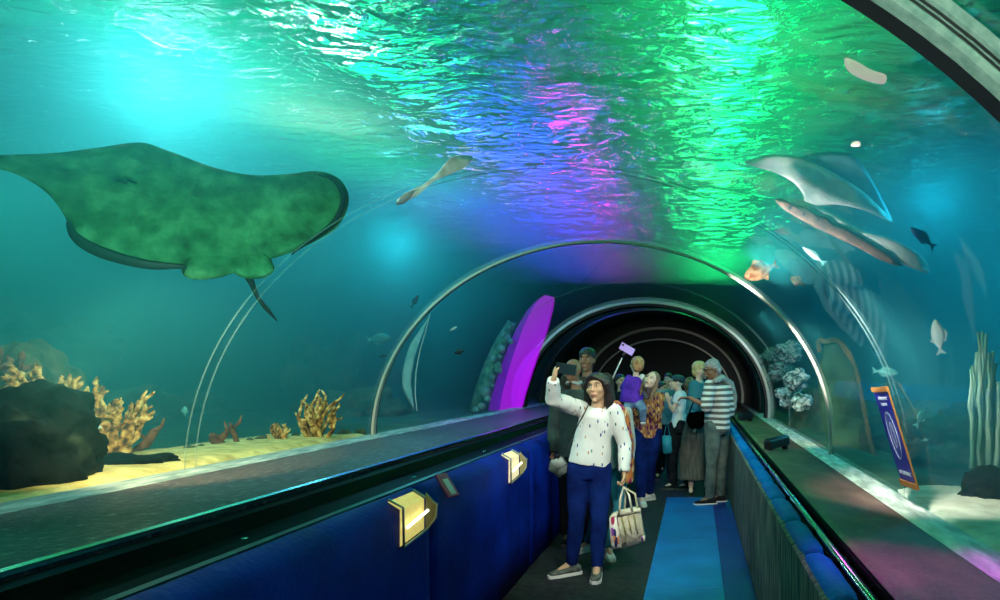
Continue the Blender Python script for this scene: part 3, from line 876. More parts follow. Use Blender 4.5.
def coral(base, h, spread, label, m=M_coral, seed=1, n=9, lean=(0, 0), thick=0.035, name='branching_coral', knobs=True):
    """a thing of separate branches: knobbly antlers from one foot"""
    rnd = random.Random(seed)
    t = thing(name, label, 'coral', base)
    bm = bmesh.new()
    bmesh.ops.create_icosphere(bm, subdivisions=3, radius=1.0)
    for v in bm.verts:
        v.co = Vector((v.co.x * spread * .55, v.co.y * spread * .5, v.co.z * h * .16)) * (1 + .3 * noise.noise(v.co * 3 + Vector((seed, 0, 0)))) + Vector(base)
    obj('foot', bm, m, t)
    for i in range(n):
        a = 2 * PI * i / n + rnd.uniform(-.4, .4)
        r = spread * rnd.uniform(.3, 1.0)
        top = Vector(base) + Vector((math.cos(a) * r + lean[0], math.sin(a) * r * .7 + lean[1], h * rnd.uniform(.55, 1.0)))
        b0 = Vector(base) + Vector((math.cos(a) * spread * .2, math.sin(a) * spread * .2, 0))
        bm = bmesh.new()
        def branch(p, q, rad, depth):
            pts, rs = [], []
            k = 7
            off = Vector((rnd.uniform(-1, 1), rnd.uniform(-1, 1), 0)) * (q - p).length * .15
            for j in range(k + 1):
                u = j / k
                pts.append(p.lerp(q, u) + off * math.sin(PI * u) + Vector((rnd.uniform(-1, 1), rnd.uniform(-1, 1), rnd.uniform(-1, 1))) * rad * .4)
                rs.append(rad * (1 - .45 * u) * (rnd.uniform(.75, 1.35) if knobs else 1.0) if j < k else rad * .3)
            tube(bm, pts, rs, 8)
            if depth:
                for _ in range(3):
                    u = rnd.uniform(.4, .85)
                    s0 = p.lerp(q, u)
                    d = (q - p).normalized() + Vector((rnd.uniform(-1, 1), rnd.uniform(-1, 1), rnd.uniform(-.1, .9)))
                    branch(s0, s0 + d.normalized() * (q - p).length * rnd.uniform(.25, .5), rad * .7, depth - 1)
        branch(b0, top, thick, 1)
        obj('branch', bm, m, t)
    return t

rock(px(22, 452, 3.75), (0.36, 0.32, 0.33), M_rock, 'large dark boulder behind the left glass at the picture edge', 3)
rock(px(18, 500, 4.1), (0.5, 0.4, 0.16), M_rock, 'low dark boulder under the large one at lower left', 8)
rock(px(10, 400, 5.2), (0.42, 0.4, 0.42), M_rock2, 'brown rock behind the dark boulder at the left picture edge', 5)
rock(px(135, 468, 4.35), (0.30, 0.2, 0.085), M_rock, 'flat dark slab lying on the yellow sand', 12)
coral(px(30, 415, 4.6), 0.30, 0.26, 'tan knobbly coral on top of the large dark boulder', seed=2, n=15, thick=.026)
coral(px(72, 436, 4.65), 0.36, 0.22, 'dense golden coral between the boulder and the open sand', seed=5, n=16, thick=.026)
coral(px(98, 446, 4.7), 0.34, 0.18, 'golden coral bush at right end of the tan coral bank', seed=9, n=14, thick=.024)
coral(px(118, 452, 4.75), 0.38, 0.15, 'gold antler coral leaning right toward the open sand', seed=11, n=8, lean=(.06, 0), thick=.024)
coral(px(5, 398, 4.9), 0.28, 0.25, 'brown coral at the left picture edge above the boulder', m=M_coral_b, seed=14, n=10)
def limb_coral(pts, rad, label, m=M_coral_b):
    bm = bmesh.new()
    b3 = [px(x, y, Y) for x, y, Y in pts]
    tube(bm, b3, rad, 10)
    for q, d in ((0.5, -1), (0.75, 1)):
        s0 = b3[0].lerp(b3[-1], q)
        tube(bm, [s0, s0 + Vector((0.06 * d, 0, 0.05)), s0 + Vector((0.08 * d, 0, 0.11))], [rad[0] * .7, rad[0] * .6, .004], 8)
    return tag(obj('driftwood', bm, m), label, 'driftwood')
limb_coral([(132, 452, 4.9), (146, 444, 4.9), (154, 432, 4.95), (160, 427, 5.0)], [0.02, 0.03, 0.028, 0.012], 'thin brown branch slanting up from the yellow sand')
limb_coral([(238, 462, 5.5), (222, 448, 5.5), (214, 438, 5.5), (211, 434, 5.5)], [0.045, 0.045, 0.04, 0.02], 'thick dark driftwood limb lying on the sand')
limb_coral([(238, 446, 5.6), (235, 436, 5.6), (232, 428, 5.6), (230, 423, 5.6)], [0.02, 0.018, 0.022, 0.01], 'short dark twig standing behind the driftwood limb')
coral(px(280, 452, 5.85), 0.26, 0.09, 'small orange spiky coral left of the tall golden one', m=M_coral, seed=21, n=7, thick=.016, knobs=False, name='spiky_coral')
coral(px(316, 446, 6.1), 0.44, 0.18, 'tall golden spiky coral beside the foot of the slim arch', seed=24, n=16, thick=.022, knobs=False, name='spiky_coral')
for k, (x, y, Y, r) in enumerate(((190, 458, 5.2, .05), (200, 456, 5.3, .045), (250, 452, 5.8, .05), (262, 450, 5.9, .06), (296, 446, 6.2, .05), (345, 440, 6.6, .06), (360, 437, 6.8, .05))):
    p = px(x, y, Y); p.z = 0.97
    rock(p, (r, r * .8, r * 1.0), M_rock2, ['small brown pebble, leftmost on the yellow sand', 'small brown pebble right beside the leftmost one', 'pebble between driftwood and small spiky coral', 'larger pebble just left of the small spiky coral', 'pebble between the two spiky corals', 'grey pebble right of the tall spiky coral', 'pebble nearest the foot of the slim arch'][k], k + 30, 3, 'pebble', cat='pebble')
# yellow sand patch
bm = bmesh.new()
bmesh.ops.create_grid(bm, x_segments=30, y_segments=30, size=0.5)
for v in bm.verts:
    x = LFX - 0.025 - (v.co.x + 0.5) * 1.2
    y = 3.2 + (v.co.y + 0.5) * 3.7
    e = min(1, max(0, 1.0 - (abs(v.co.y) * 2) ** 6)) * min(1, (0.5 - v.co.x) * 3) * min(1, .35 + (v.co.x + .5) * 9)
    v.co = (x, y, 0.935 + 0.07 * e + 0.015 * noise.noise(Vector((x * 4, y * 4, 0))))
o = obj('yellow_sand', bm, M_sand); o['kind'] = 'stuff'
tag(o, 'yellow sand strip behind the left glass footing', 'sand')

# right side
M_psand = noisy('cream_sand', [(0.3, (0.55, 0.55, 0.42)), (0.7, (0.90, 0.90, 0.74))], 7, rough=0.95, bump=0.5)
bm = bmesh.new()
bmesh.ops.create_grid(bm, x_segments=40, y_segments=40, size=0.5)
for v in bm.verts:
    x = RFX + 0.03 + (v.co.x + 0.5) * 0.9
    y = 1.6 + (v.co.y + 0.5) * 4.3
    w = min(1, .75 + (v.co.x + .5) * 6) * min(1, (0.5 - v.co.x) * 2.2) * min(1, (0.5 - v.co.y) * 3)
    v.co = (x, y, 0.60 + 0.19 * max(0, w) ** .5 + 0.03 * noise.noise(Vector((x * 3, y * 3, 7))))
o = obj('cream_sand', bm, M_psand); o['kind'] = 'stuff'
tag(o, 'cream sand mound behind the right glass footing', 'sand')
rock(px(995, 496, 4.4), (0.20, 0.22, 0.20), M_rock, 'dark boulder at the right picture edge on cream sand', 41)
t = thing('strand_sponge', 'tall pale green sponge of upright strands at the right picture edge', 'sponge', px(985, 465, 5.0))
rnd = random.Random(5)
for k in range(11):
    x0 = 970 + k * 3.2
    top = 330 + abs(k - 4) * 9 + rnd.uniform(-8, 10)
    bm = bmesh.new()
    pts = []
    for j in range(9):
        u = j / 8
        pts.append(px(x0 + rnd.uniform(-1.5, 1.5) + (1 - u) * (980 - x0) * .15, 468 + (top - 468) * u, 5.0 + (k % 3) * .06))
    tube(bm, pts, [0.018 * (1 - .5 * j / 8) * rnd.uniform(.7, 1.3) + .002 for j in range(9)], 8)
    obj('strand', bm, M_soft, t)
# leaning rock pillar with tan rim
t = thing('rock_pillar', 'tall rounded green rock slab with a tan rim behind the right glass', 'rock', px(845, 465, 7.6))
pil = [(822, 352), (828, 342), (838, 341), (850, 356), (858, 378), (864, 408), (870, 440), (876, 470), (850, 468), (832, 452), (822, 420), (818, 385)]
obj('slab', lens_body(bmesh.new(), pil, (845, 410), lambda x, y: 7.6, 0.14, 0.25, 9, 0.06, 2.6), noisy('green_rock', [(0.3, (0.01, 0.05, 0.03)), (0.55, (0.04, 0.13, 0.07)), (0.75, (0.20, 0.15, 0.10))], 3, rough=0.9, bump=0.9), t)
bm = bmesh.new()
rim = smooth_loop([(x, y, 0) for x, y in ((820, 352), (828, 342), (838, 341), (850, 356), (858, 378), (864, 408), (870, 440), (876, 470))], 4)[:-4]
tube(bm, [px(p.x, p.y, 7.5) for p in rim], [.03 + .012 * noise.noise(p * .1) for p in rim], 8)
obj('rim', bm, M_rock2, t)
# white coral heads behind the right shoulder of the tunnel
spots = [(772, 358, 10.2, .22), (790, 352, 10.6, .2), (782, 372, 10.3, .22), (797, 380, 10.4, .18), (790, 396, 10.3, .2), (803, 402, 10.5, .14), (764, 380, 10.6, .18)]
labs = ['white swirled coral head, upper left of the coral heap', 'white swirled coral head, topmost of the coral heap', 'white swirled coral head in the middle of the heap', 'small white coral head at the right of the heap', 'white swirled coral head low in the heap', 'smallest white coral head, lowest right of the heap', 'white coral head tucked by the tunnel mouth ring']
for (x, y, Y, r), lb in zip(spots, labs):
    c = px(x, y, max(Y * .8, (1.22 + r) * FPX / (x - VX)))
    rock(c, (r, r * .8, r * .75), M_coral_w, lb, x, 4, 'coral_head', 0.5, 'coral')
rock(px(805, 425, 10.2) + Vector((.25, 0, 0)), (0.45, 0.4, 0.55), M_rock2, 'brown rock mound under the white coral heads', 77)
# purple reflection on the glass built as a glowing band; green growth beside it
t = thing('purple_reflection', 'purple reflection built as a glowing band curving up outside the left glass', 'light', px(505, 412, 11.6))
M_purple = plain('purple_reflection_glow', (0.3, 0.0, 0.5), 0.5, emis=(0.56, 0.0, 0.95), es=0.6)  # emission puts the reflected purple into the material; no lamp here
M_purple2 = plain('dim_violet_reflection', (0.15, 0.0, 0.4), 0.5, emis=(0.16, 0.0, 0.55), es=0.5)
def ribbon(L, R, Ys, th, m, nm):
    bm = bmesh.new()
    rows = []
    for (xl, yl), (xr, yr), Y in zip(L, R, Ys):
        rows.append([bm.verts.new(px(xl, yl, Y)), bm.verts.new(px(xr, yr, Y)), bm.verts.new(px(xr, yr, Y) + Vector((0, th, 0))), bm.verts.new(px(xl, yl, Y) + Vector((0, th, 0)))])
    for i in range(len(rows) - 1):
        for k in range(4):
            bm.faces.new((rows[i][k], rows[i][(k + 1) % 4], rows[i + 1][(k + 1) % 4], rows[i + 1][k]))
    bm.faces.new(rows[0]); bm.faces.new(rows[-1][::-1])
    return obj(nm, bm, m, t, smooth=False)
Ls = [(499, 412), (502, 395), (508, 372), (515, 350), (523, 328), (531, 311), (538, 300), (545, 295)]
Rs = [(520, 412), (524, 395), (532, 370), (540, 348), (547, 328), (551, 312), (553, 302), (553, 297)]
ribbon(Ls, Rs, [12.0] * 8, 0.12, M_purple, 'bright_reflection')
ribbon([(488, 412), (492, 395), (499, 372), (507, 350), (516, 329), (526, 312), (534, 303), (541, 297)], Ls, [12.06] * 8, 0.10, M_purple2, 'dim_reflection')
t = thing('coral_column', 'green encrusted column left of the purple reflection', 'coral', px(480, 412, 12.0))
bm = bmesh.new()
rnd = random.Random(3)
tube(bm, [px(478, 414, 12.1), px(484, 390, 12.1), px(492, 366, 12.1), px(502, 342, 12.1), px(512, 322, 12.1)], [.16, .15, .14, .12, .08], 12)
obj('stem', bm, noisy('green_crust', [(0.35, (0.02, 0.16, 0.08)), (0.65, (0.25, 0.6, 0.35))], 9, rough=0.9, bump=0.8), t)
for k in range(16):
    u = rnd.random()
    bm = bmesh.new()
    bmesh.ops.create_icosphere(bm, subdivisions=2, radius=rnd.uniform(.03, .08), matrix=Matrix.Translation(px(478 + 34 * u + rnd.uniform(-6, 6), 412 - 88 * u, 11.95)))
    obj('knob', bm, M_soft, t)

# ---------------------------------------------------------------- blue hanging sign on the right glass
t = thing('blue_sign', 'narrow deep blue sign with tan ends and white print on right glass', 'sign', hit(895, 437))
M_sign = plain('deep_blue_print', (0.004, 0.006, 0.14), 0.4)
M_tan = plain('tan_wood_batten', (0.20, 0.09, 0.025), 0.7, spec=0.1)
M_ink = plain('white_print', (0.35, 0.42, 0.50), 0.6)
TL, TR, BL, BR = (hit(873.5, 388, -.03), hit(888, 387, -.03), hit(903, 483, -.03), hit(919, 489, -.03))
def sp(u, v, off=0.0):
    p = TL.lerp(TR, u).lerp(BL.lerp(BR, u), v)
    nrm = (TR - TL).cross(BL - TL).normalized()
    if nrm.dot(Vector((0, 0, EYE)) - p) < 0:
        nrm = -nrm
    return p + nrm * off
def sign_piece(bm, u0, u1, v0, v1, o0, o1):
    lo = [bm.verts.new(sp(u, v, o0)) for u, v in ((u0, v0), (u1, v0), (u1, v1), (u0, v1))]
    hi = [bm.verts.new(sp(u, v, o1)) for u, v in ((u0, v0), (u1, v0), (u1, v1), (u0, v1))]
    bm.faces.new(lo[::-1]); bm.faces.new(hi)
    for i in range(4):
        bm.faces.new((lo[i], lo[(i + 1) % 4], hi[(i + 1) % 4], hi[i]))
    return bm
obj('board', sign_piece(bmesh.new(), 0, 1, .04, .96, 0, .008), M_sign, t, smooth=False)
obj('batten', sign_piece(bmesh.new(), -.03, 1.03, -.01, .045, 0, .016), M_tan, t, smooth=False)
obj('batten', sign_piece(bmesh.new(), -.03, 1.03, .955, 1.01, 0, .016), M_tan, t, smooth=False)
obj('edge_strip', sign_piece(bmesh.new(), .975, 1.02, .045, .955, 0, .009), M_tan, t, smooth=False)
bm = bmesh.new()
# worn white lettering, too small to read: two short words above, one below, drawn stroke by stroke
def strokes(bm, u0, v0, w, h, pat):
    for a, b, c, d in pat:
        sign_piece(bm, u0 + a * w, u0 + c * w, v0 + b * h, v0 + d * h, .008, .0095)
V = (0, 0, .25, 1); H1 = (0, 0, 1, .22); H2 = (0, .4, 1, .6); H3 = (0, .8, 1, 1); VR = (.75, 0, 1, 1)
glyphs = [[V, VR, (.25, .3, .75, .6)], [V, H1, H3], [V, VR, H3], [H1, H2, H3, (0, 0, .25, .6), (.75, .4, 1, 1)]]
for k, g in enumerate((0, 2, 3)):
    strokes(bm, .22 + k * .2, .10, .15, .032, glyphs[g])
for k, g in enumerate((2, 0)):
    strokes(bm, .30 + k * .22, .165, .16, .032, glyphs[g])
for k, g in enumerate((0, 1, 2, 3, 0, 1)):
    strokes(bm, .12 + k * .13, .86, .09, .035, glyphs[g])
obj('lettering', bm, M_ink, t, smooth=False)
bm = bmesh.new()
pts = [sp(.5 + .26 * math.cos(a), .50 + .24 * math.sin(a), .010) for a in (2 * PI * k / 40 for k in range(41))]
tube(bm, pts, 0.0016, 5, cap=False)
pts = [sp(.5 + .10 * math.cos(a), .50 + .13 * math.sin(a), .010) for a in (2 * PI * k / 24 for k in range(25))]
tube(bm, pts, 0.001, 5, cap=False)
obj('ring_emblem', bm, M_ink, t)

# dim reef far back in the haze
for x, y, Y, r, lb in ((95, 425, 8.0, (.9, .7, .35), 'hazy green reef mound behind the golden coral'), (190, 424, 9.5, (.8, .6, .3), 'hazy low reef mound behind the yellow sand'), (345, 418, 10.5, (.8, .6, .42), 'hazy reef mound behind the tall spiky coral'),
                      (330, 392, 12.5, (.6, .6, .9), 'tall dim reef tower far back beside the dusky teal fish'), (30, 375, 9.5, (.9, .8, .8), 'hazy reef wall at the left picture edge above the corals'), (960, 440, 7.6, (.6, .6, .3), 'hazy green mound behind the strand sponge'), (905, 428, 9.0, (.8, .6, .35), 'hazy green mound far behind the blue sign')):
    c = px(x, y, Y)
    rock(c, r, M_rock2, lb, x, 5, 'reef_mound', 0.6, 'reef')
# ================================================================ people
def ell(bm, c, r, rot=None, u=16, v=12):
    M = Matrix.Translation(Vector(c)) @ (rot.to_4x4() if rot else Matrix.Identity(4)) @ Matrix.Diagonal((*r, 1))
    rows = [[bm.verts.new(M @ Vector((math.sin(t) * math.cos(a), math.sin(t) * math.sin(a), math.cos(t)))) for a in (2 * PI * i / u for i in range(u))] for t in (PI * j / v for j in range(1, v))]
    top, bot = bm.verts.new(M @ Vector((0, 0, 1))), bm.verts.new(M @ Vector((0, 0, -1)))
    for r0, r1 in zip(rows, rows[1:]):
        for i in range(u):
            bm.faces.new((r0[i], r1[i], r1[(i + 1) % u], r0[(i + 1) % u]))
    for i in range(u):
        bm.faces.new((top, rows[0][i], rows[0][(i + 1) % u]))
        bm.faces.new((bot, rows[-1][(i + 1) % u], rows[-1][i]))


def cap_tube(bm, pts, rs, n=14, flat=1.0):
    tube(bm, pts, rs, n, True, flat)
    ell(bm, pts[0], (rs[0] * .98,) * 3, u=12, v=8)
    ell(bm, pts[-1], (rs[-1] * .98,) * 3, u=12, v=8)


def oval_loft(bm, secs, n=24):
    """secs: (centre, half width vector, half depth vector)"""
    rows = []
    for c, w, d in secs:
        rows.append([bm.verts.new(Vector(c) + Vector(w) * math.cos(q) + Vector(d) * math.sin(q)) for q in (2 * PI * k / n for k in range(n))])
    for i in range(len(rows) - 1):
        for k in range(n):
            bm.faces.new((rows[i][k], rows[i][(k + 1) % n], rows[i + 1][(k + 1) % n], rows[i + 1][k]))
    bm.faces.new(rows[0][::-1]); bm.faces.new(rows[-1])


TMP = bpy.data.scenes.new('workbench')


def fuse(name, bm, m, parent, voxel=0.009, smooth=4, folds=0.0, seed=0):
    """one continuous skin over everything in bm"""
    bmesh.ops.recalc_face_normals(bm, faces=bm.faces)
    me = bpy.data.meshes.new(name)
    bm.to_mesh(me); bm.free()
    o = bpy.data.objects.new(name, me)
    r = o.modifiers.new('r', 'REMESH'); r.mode = 'VOXEL'; r.voxel_size = voxel; r.use_smooth_shade = True
    if smooth:
        s_ = o.modifiers.new('s', 'SMOOTH'); s_.iterations = smooth; s_.factor = 0.5
    TMP.collection.objects.link(o)
    TMP.view_layers[0].update()
    dg = TMP.view_layers[0].depsgraph
    dg.update()
    me2 = bpy.data.meshes.new_from_object(o.evaluated_get(dg))
    TMP.collection.objects.unlink(o)
    COL.objects.link(o)
    o.modifiers.clear()
    o.data = me2
    bpy.data.meshes.remove(me)
    me2.name = name
    if folds:
        flat = []
        for v in me2.vertices:
            p = v.co
            flat.extend(p + v.normal * folds * (noise.noise(Vector((p.x * 14 + seed, p.y * 14, p.z * 7))) + .5 * noise.noise(Vector((p.x * 26, p.y * 26 + seed, p.z * 18)))))
        me2.vertices.foreach_set('co', flat)
    me2.polygons.foreach_set('use_smooth', [True] * len(me2.polygons))
    me2.materials.clear()
    me2.materials.append(m)
    if parent is not None:
        o.parent = parent
        o.matrix_parent_inverse = Matrix.Translation(parent.location).inverted()
    return o


def lerp(a, b, t):
    return Vector(a).lerp(Vector(b), t)


def hand(bm, wrist, d, palm, side, curl=0.5, k=1.0):
    """palm block, four fingers of unequal length, thumb leaving the side of the palm; d wrist->knuckles, palm normal"""
    d = Vector(d).normalized()
    palm = Vector(palm).normalized()
    palm = (palm - d * palm.dot(d)).normalized()
    s = d.cross(palm).normalized() * side
    w = Vector(wrist)
    R = Matrix((s, palm, d)).transposed()
    ell(bm, w + d * .045 * k, (.040 * k, .017 * k, .052 * k), R)
    for i, (off, ln) in enumerate(((.029, .068), (.010, .078), (-.010, .072), (-.028, .056))):
        p = w + d * .082 * k + s * off * k
        pts = [p - d * .02 * k, p]
        a = 0
        cur = p
        for j, f in enumerate((.45, .32, .23)):
            a += curl * (0.7, 1.1, .8)[j]
            cur = cur + (d * math.cos(a) + palm * math.sin(a)) * ln * f * k
            pts.append(cur)
        cap_tube(bm, pts, [.0092 * k, .009 * k, .0085 * k, .0078 * k, .0068 * k], 8)
    t0 = w + d * .022 * k + s * .030 * k
    t1 = t0 + (s * .75 + d * .65 + palm * .25 * curl).normalized() * .036 * k
    t2 = t1 + (s * .25 + d * .9 + palm * .7 * curl).normalized() * .030 * k
    cap_tube(bm, [t0 - s * .01 * k, t0, t1, t2], [.013 * k, .0125 * k, .0105 * k, .0085 * k], 8)


def skin_mat(name, c):
    return noisy(name, [(0.3, tuple(v * .88 for v in c)), (0.7, c)], 30, rough=0.55, spec=0.3)
SK1 = skin_mat('warm_brown_skin', (0.62, 0.40, 0.24))
SK2 = skin_mat('deep_brown_skin', (0.30, 0.17, 0.10))
SK3 = skin_mat('fair_skin', (0.85, 0.64, 0.48))
M_hair = noisy('black_hair', [(0.3, (0.006, 0.005, 0.006)), (0.7, (0.03, 0.022, 0.02))], 40, rough=0.4, bump=0.5, stretch=(1, 1, .15))
M_hair_b = noisy('light_brown_hair', [(0.3, (0.30, 0.15, 0.06)), (0.7, (0.70, 0.42, 0.20))], 30, rough=0.6, bump=0.6)
M_hair_y = noisy('blond_hair', [(0.3, (0.45, 0.33, 0.12)), (0.7, (0.80, 0.65, 0.32))], 30, rough=0.6, bump=0.6)
M_hair_g = noisy('grey_hair', [(0.3, (0.20, 0.20, 0.19)), (0.7, (0.55, 0.56, 0.54))], 40, rough=0.6, bump=0.6)
M_eye = plain('eye_white', (0.8, 0.8, 0.76), 0.25)
M_iris = plain('dark_iris', (0.01, 0.006, 0.005), 0.15)
M_lip = plain('lips', (0.45, 0.13, 0.11), 0.45)
M_lip2 = plain('muted_lips', (0.40, 0.20, 0.16), 0.5)


def head_rot(yaw, pitch=0, roll=0):
    """yaw 0 faces the camera (-y), positive turns towards the picture's left; pitch positive looks up"""
    return Matrix.Rotation(math.radians(-yaw), 3, 'Z') @ Matrix.Rotation(math.radians(roll), 3, 'Y') @ Matrix.Rotation(math.radians(-pitch), 3, 'X')


def head_shape(bm, c, R, k=1.0, female=True):
    c = Vector(c)
    def P(x, y, z):
        return c + R @ (Vector((x, y, z)) * k)
    def E(x, y, z, rx, ry, rz, rot=None):
        ell(bm, P(x, y, z), (rx * k, ry * k, rz * k), R @ rot if rot else R)
    E(0, .012, .030, .074, .093, .088)
    E(0, -.022, -.025, .062, .066, .080)
    E(0, -.030, -.072, .040 if female else .047, .045, .032)
    E(0, -.070, -.098, .018, .016, .014)
    E(0, -.088, .038, .045, .012, .014)               # brow
    cap_tube(bm, [P(0, -.092, .030), P(0, -.104, -.004), P(0, -.109, -.018)], [.007 * k, .009 * k, .0125 * k], 8)
    for s in (-1, 1):
        E(s * .012, -.104, -.021, .009, .010, .008)   # nostril wings
        E(s * .042, -.066, -.015, .024, .024, .022)   # cheeks
        E(s * .076, .012, .000, .008, .020, .032)     # ears
    E(0, -.092, -.052, .024, .012, .012)              # mouth mound
    return P, E


def face_parts(t, P, R, k, lips, female=True, brow=M_hair, closed=False):
    for s in (-1, 1):
        bm = bmesh.new(); ell(bm, P(s * .030, -.083, .014), (.0135 * k, .008 * k, .0060 * k), R)
        e = obj('eye', bm, M_eye, t)
        bm = bmesh.new(); ell(bm, P(s * .029, -.0905, .014), (.0066 * k, .003 * k, .0062 * k), R)
        obj('iris', bm, M_iris, e)
        bm = bmesh.new(); tube(bm, [P(s * .012, -.094, .036), P(s * .032, -.096, .041), P(s * .052, -.080, .035)], [.004 * k, .0045 * k, .002 * k], 6)
        obj('eyebrow', bm, brow, t)
    bm = bmesh.new()
    cap_tube(bm, [P(-.024, -.094, -.052), P(0, -.104, -.049), P(.024, -.094, -.052)], [.003 * k, .006 * k, .003 * k], 8)
    cap_tube(bm, [P(-.020, -.094, -.056), P(0, -.103, -.059), P(.020, -.094, -.056)], [.003 * k, .006 * k, .003 * k], 8)
    fuse('lips', bm, lips, t, .003, 2)


def torso(bm, sh, hip, wS, wW, wH, dS=.10, dW=.09, dH=.10, fwd=Vector((0, -1, 0)), neck=None, ext=0.0, bust=0.0):
    """from hips to shoulders; sh / hip centre points; ext adds length below the hips"""
    up = (sh - hip).normalized()
    side = fwd.cross(up).normalized()
    f = up.cross(side).normalized()
    L = (sh - hip).length
    secs = []
    for u, w, d in ((-ext / L if ext else -.02, wH, dH), (0.0, wH, dH), (.22, (wH + wW) / 2, (dH + dW) / 2), (.42, wW, dW), (.68, (wS + wW) * .5, dS + bust), (.86, wS * .93, dS), (.97, wS * .80, dS * .8), (1.03, wS * .42, dS * .6)):
        secs.append((hip + up * (L * u) + f * (bust * .5 if u == .68 else 0), side * w, f * d))
    oval_loft(bm, secs)
    return up, side, f


def shoe(t, ankle, d, m, sole, k=1.0, lace=None):
    d = Vector((d[0], d[1], 0)).normalized()
    s = Vector((-d.y, d.x, 0))
    a = Vector((ankle[0], ankle[1], 0))
    bm = bmesh.new()
    secs = []
    for u, w, h in ((-.075, .026, .045), (-.06, .036, .060), (0.0, .040, .062), (.06, .042, .050), (.12, .045, .036), (.16, .040, .028), (.185, .022, .018)):
        secs.append((a + d * u * k + Vector((0, 0, .018 + h * k * .5)), s * w * k, Vector((0, 0, h * k * .62))))
    oval_loft(bm, secs, 16)
    cap_tube(bm, [a + Vector((0, 0, .06 * k)), a + Vector((0, 0, .095 * k))], [.042 * k, .042 * k], 12)
    o = fuse('shoe', bm, m, t, .006, 3)
    bm = bmesh.new()
    pr = [(-.085, .02), (-.07, .036), (0, .040), (.06, .043), (.12, .047), (.165, .042), (.195, .02)]
    L_ = [a + d * u * k + s * w * k for u, w in pr]
    R_ = [a + d * u * k - s * w * k for u, w in pr][::-1]
    loop = L_ + R_
    lo = [bm.verts.new(p + Vector((0, 0, .001))) for p in loop]
    hi = [bm.verts.new(p + Vector((0, 0, .024))) for p in loop]
    bm.faces.new(lo[::-1]); bm.faces.new(hi)
    for i in range(len(loop)):
        bm.faces.new((lo[i], lo[(i + 1) % len(loop)], hi[(i + 1) % len(loop)], hi[i]))
    obj('sole', bm, sole, o, smooth=False)
    if lace:
        for q in range(3):
            bm = bmesh.new()
            c = a + d * (.045 + q * .022) * k + Vector((0, 0, (.078 - q * .007) * k))
            tube(bm, [c - s * .02, c + Vector((0, 0, .006)), c + s * .02], .0035, 6)
            obj('lace', bm, lace, o)
    return o


def arm_path(S, E_, W):
    return [Vector(S), lerp(S, E_, .5), Vector(E_), lerp(E_, W, .5), Vector(W)]


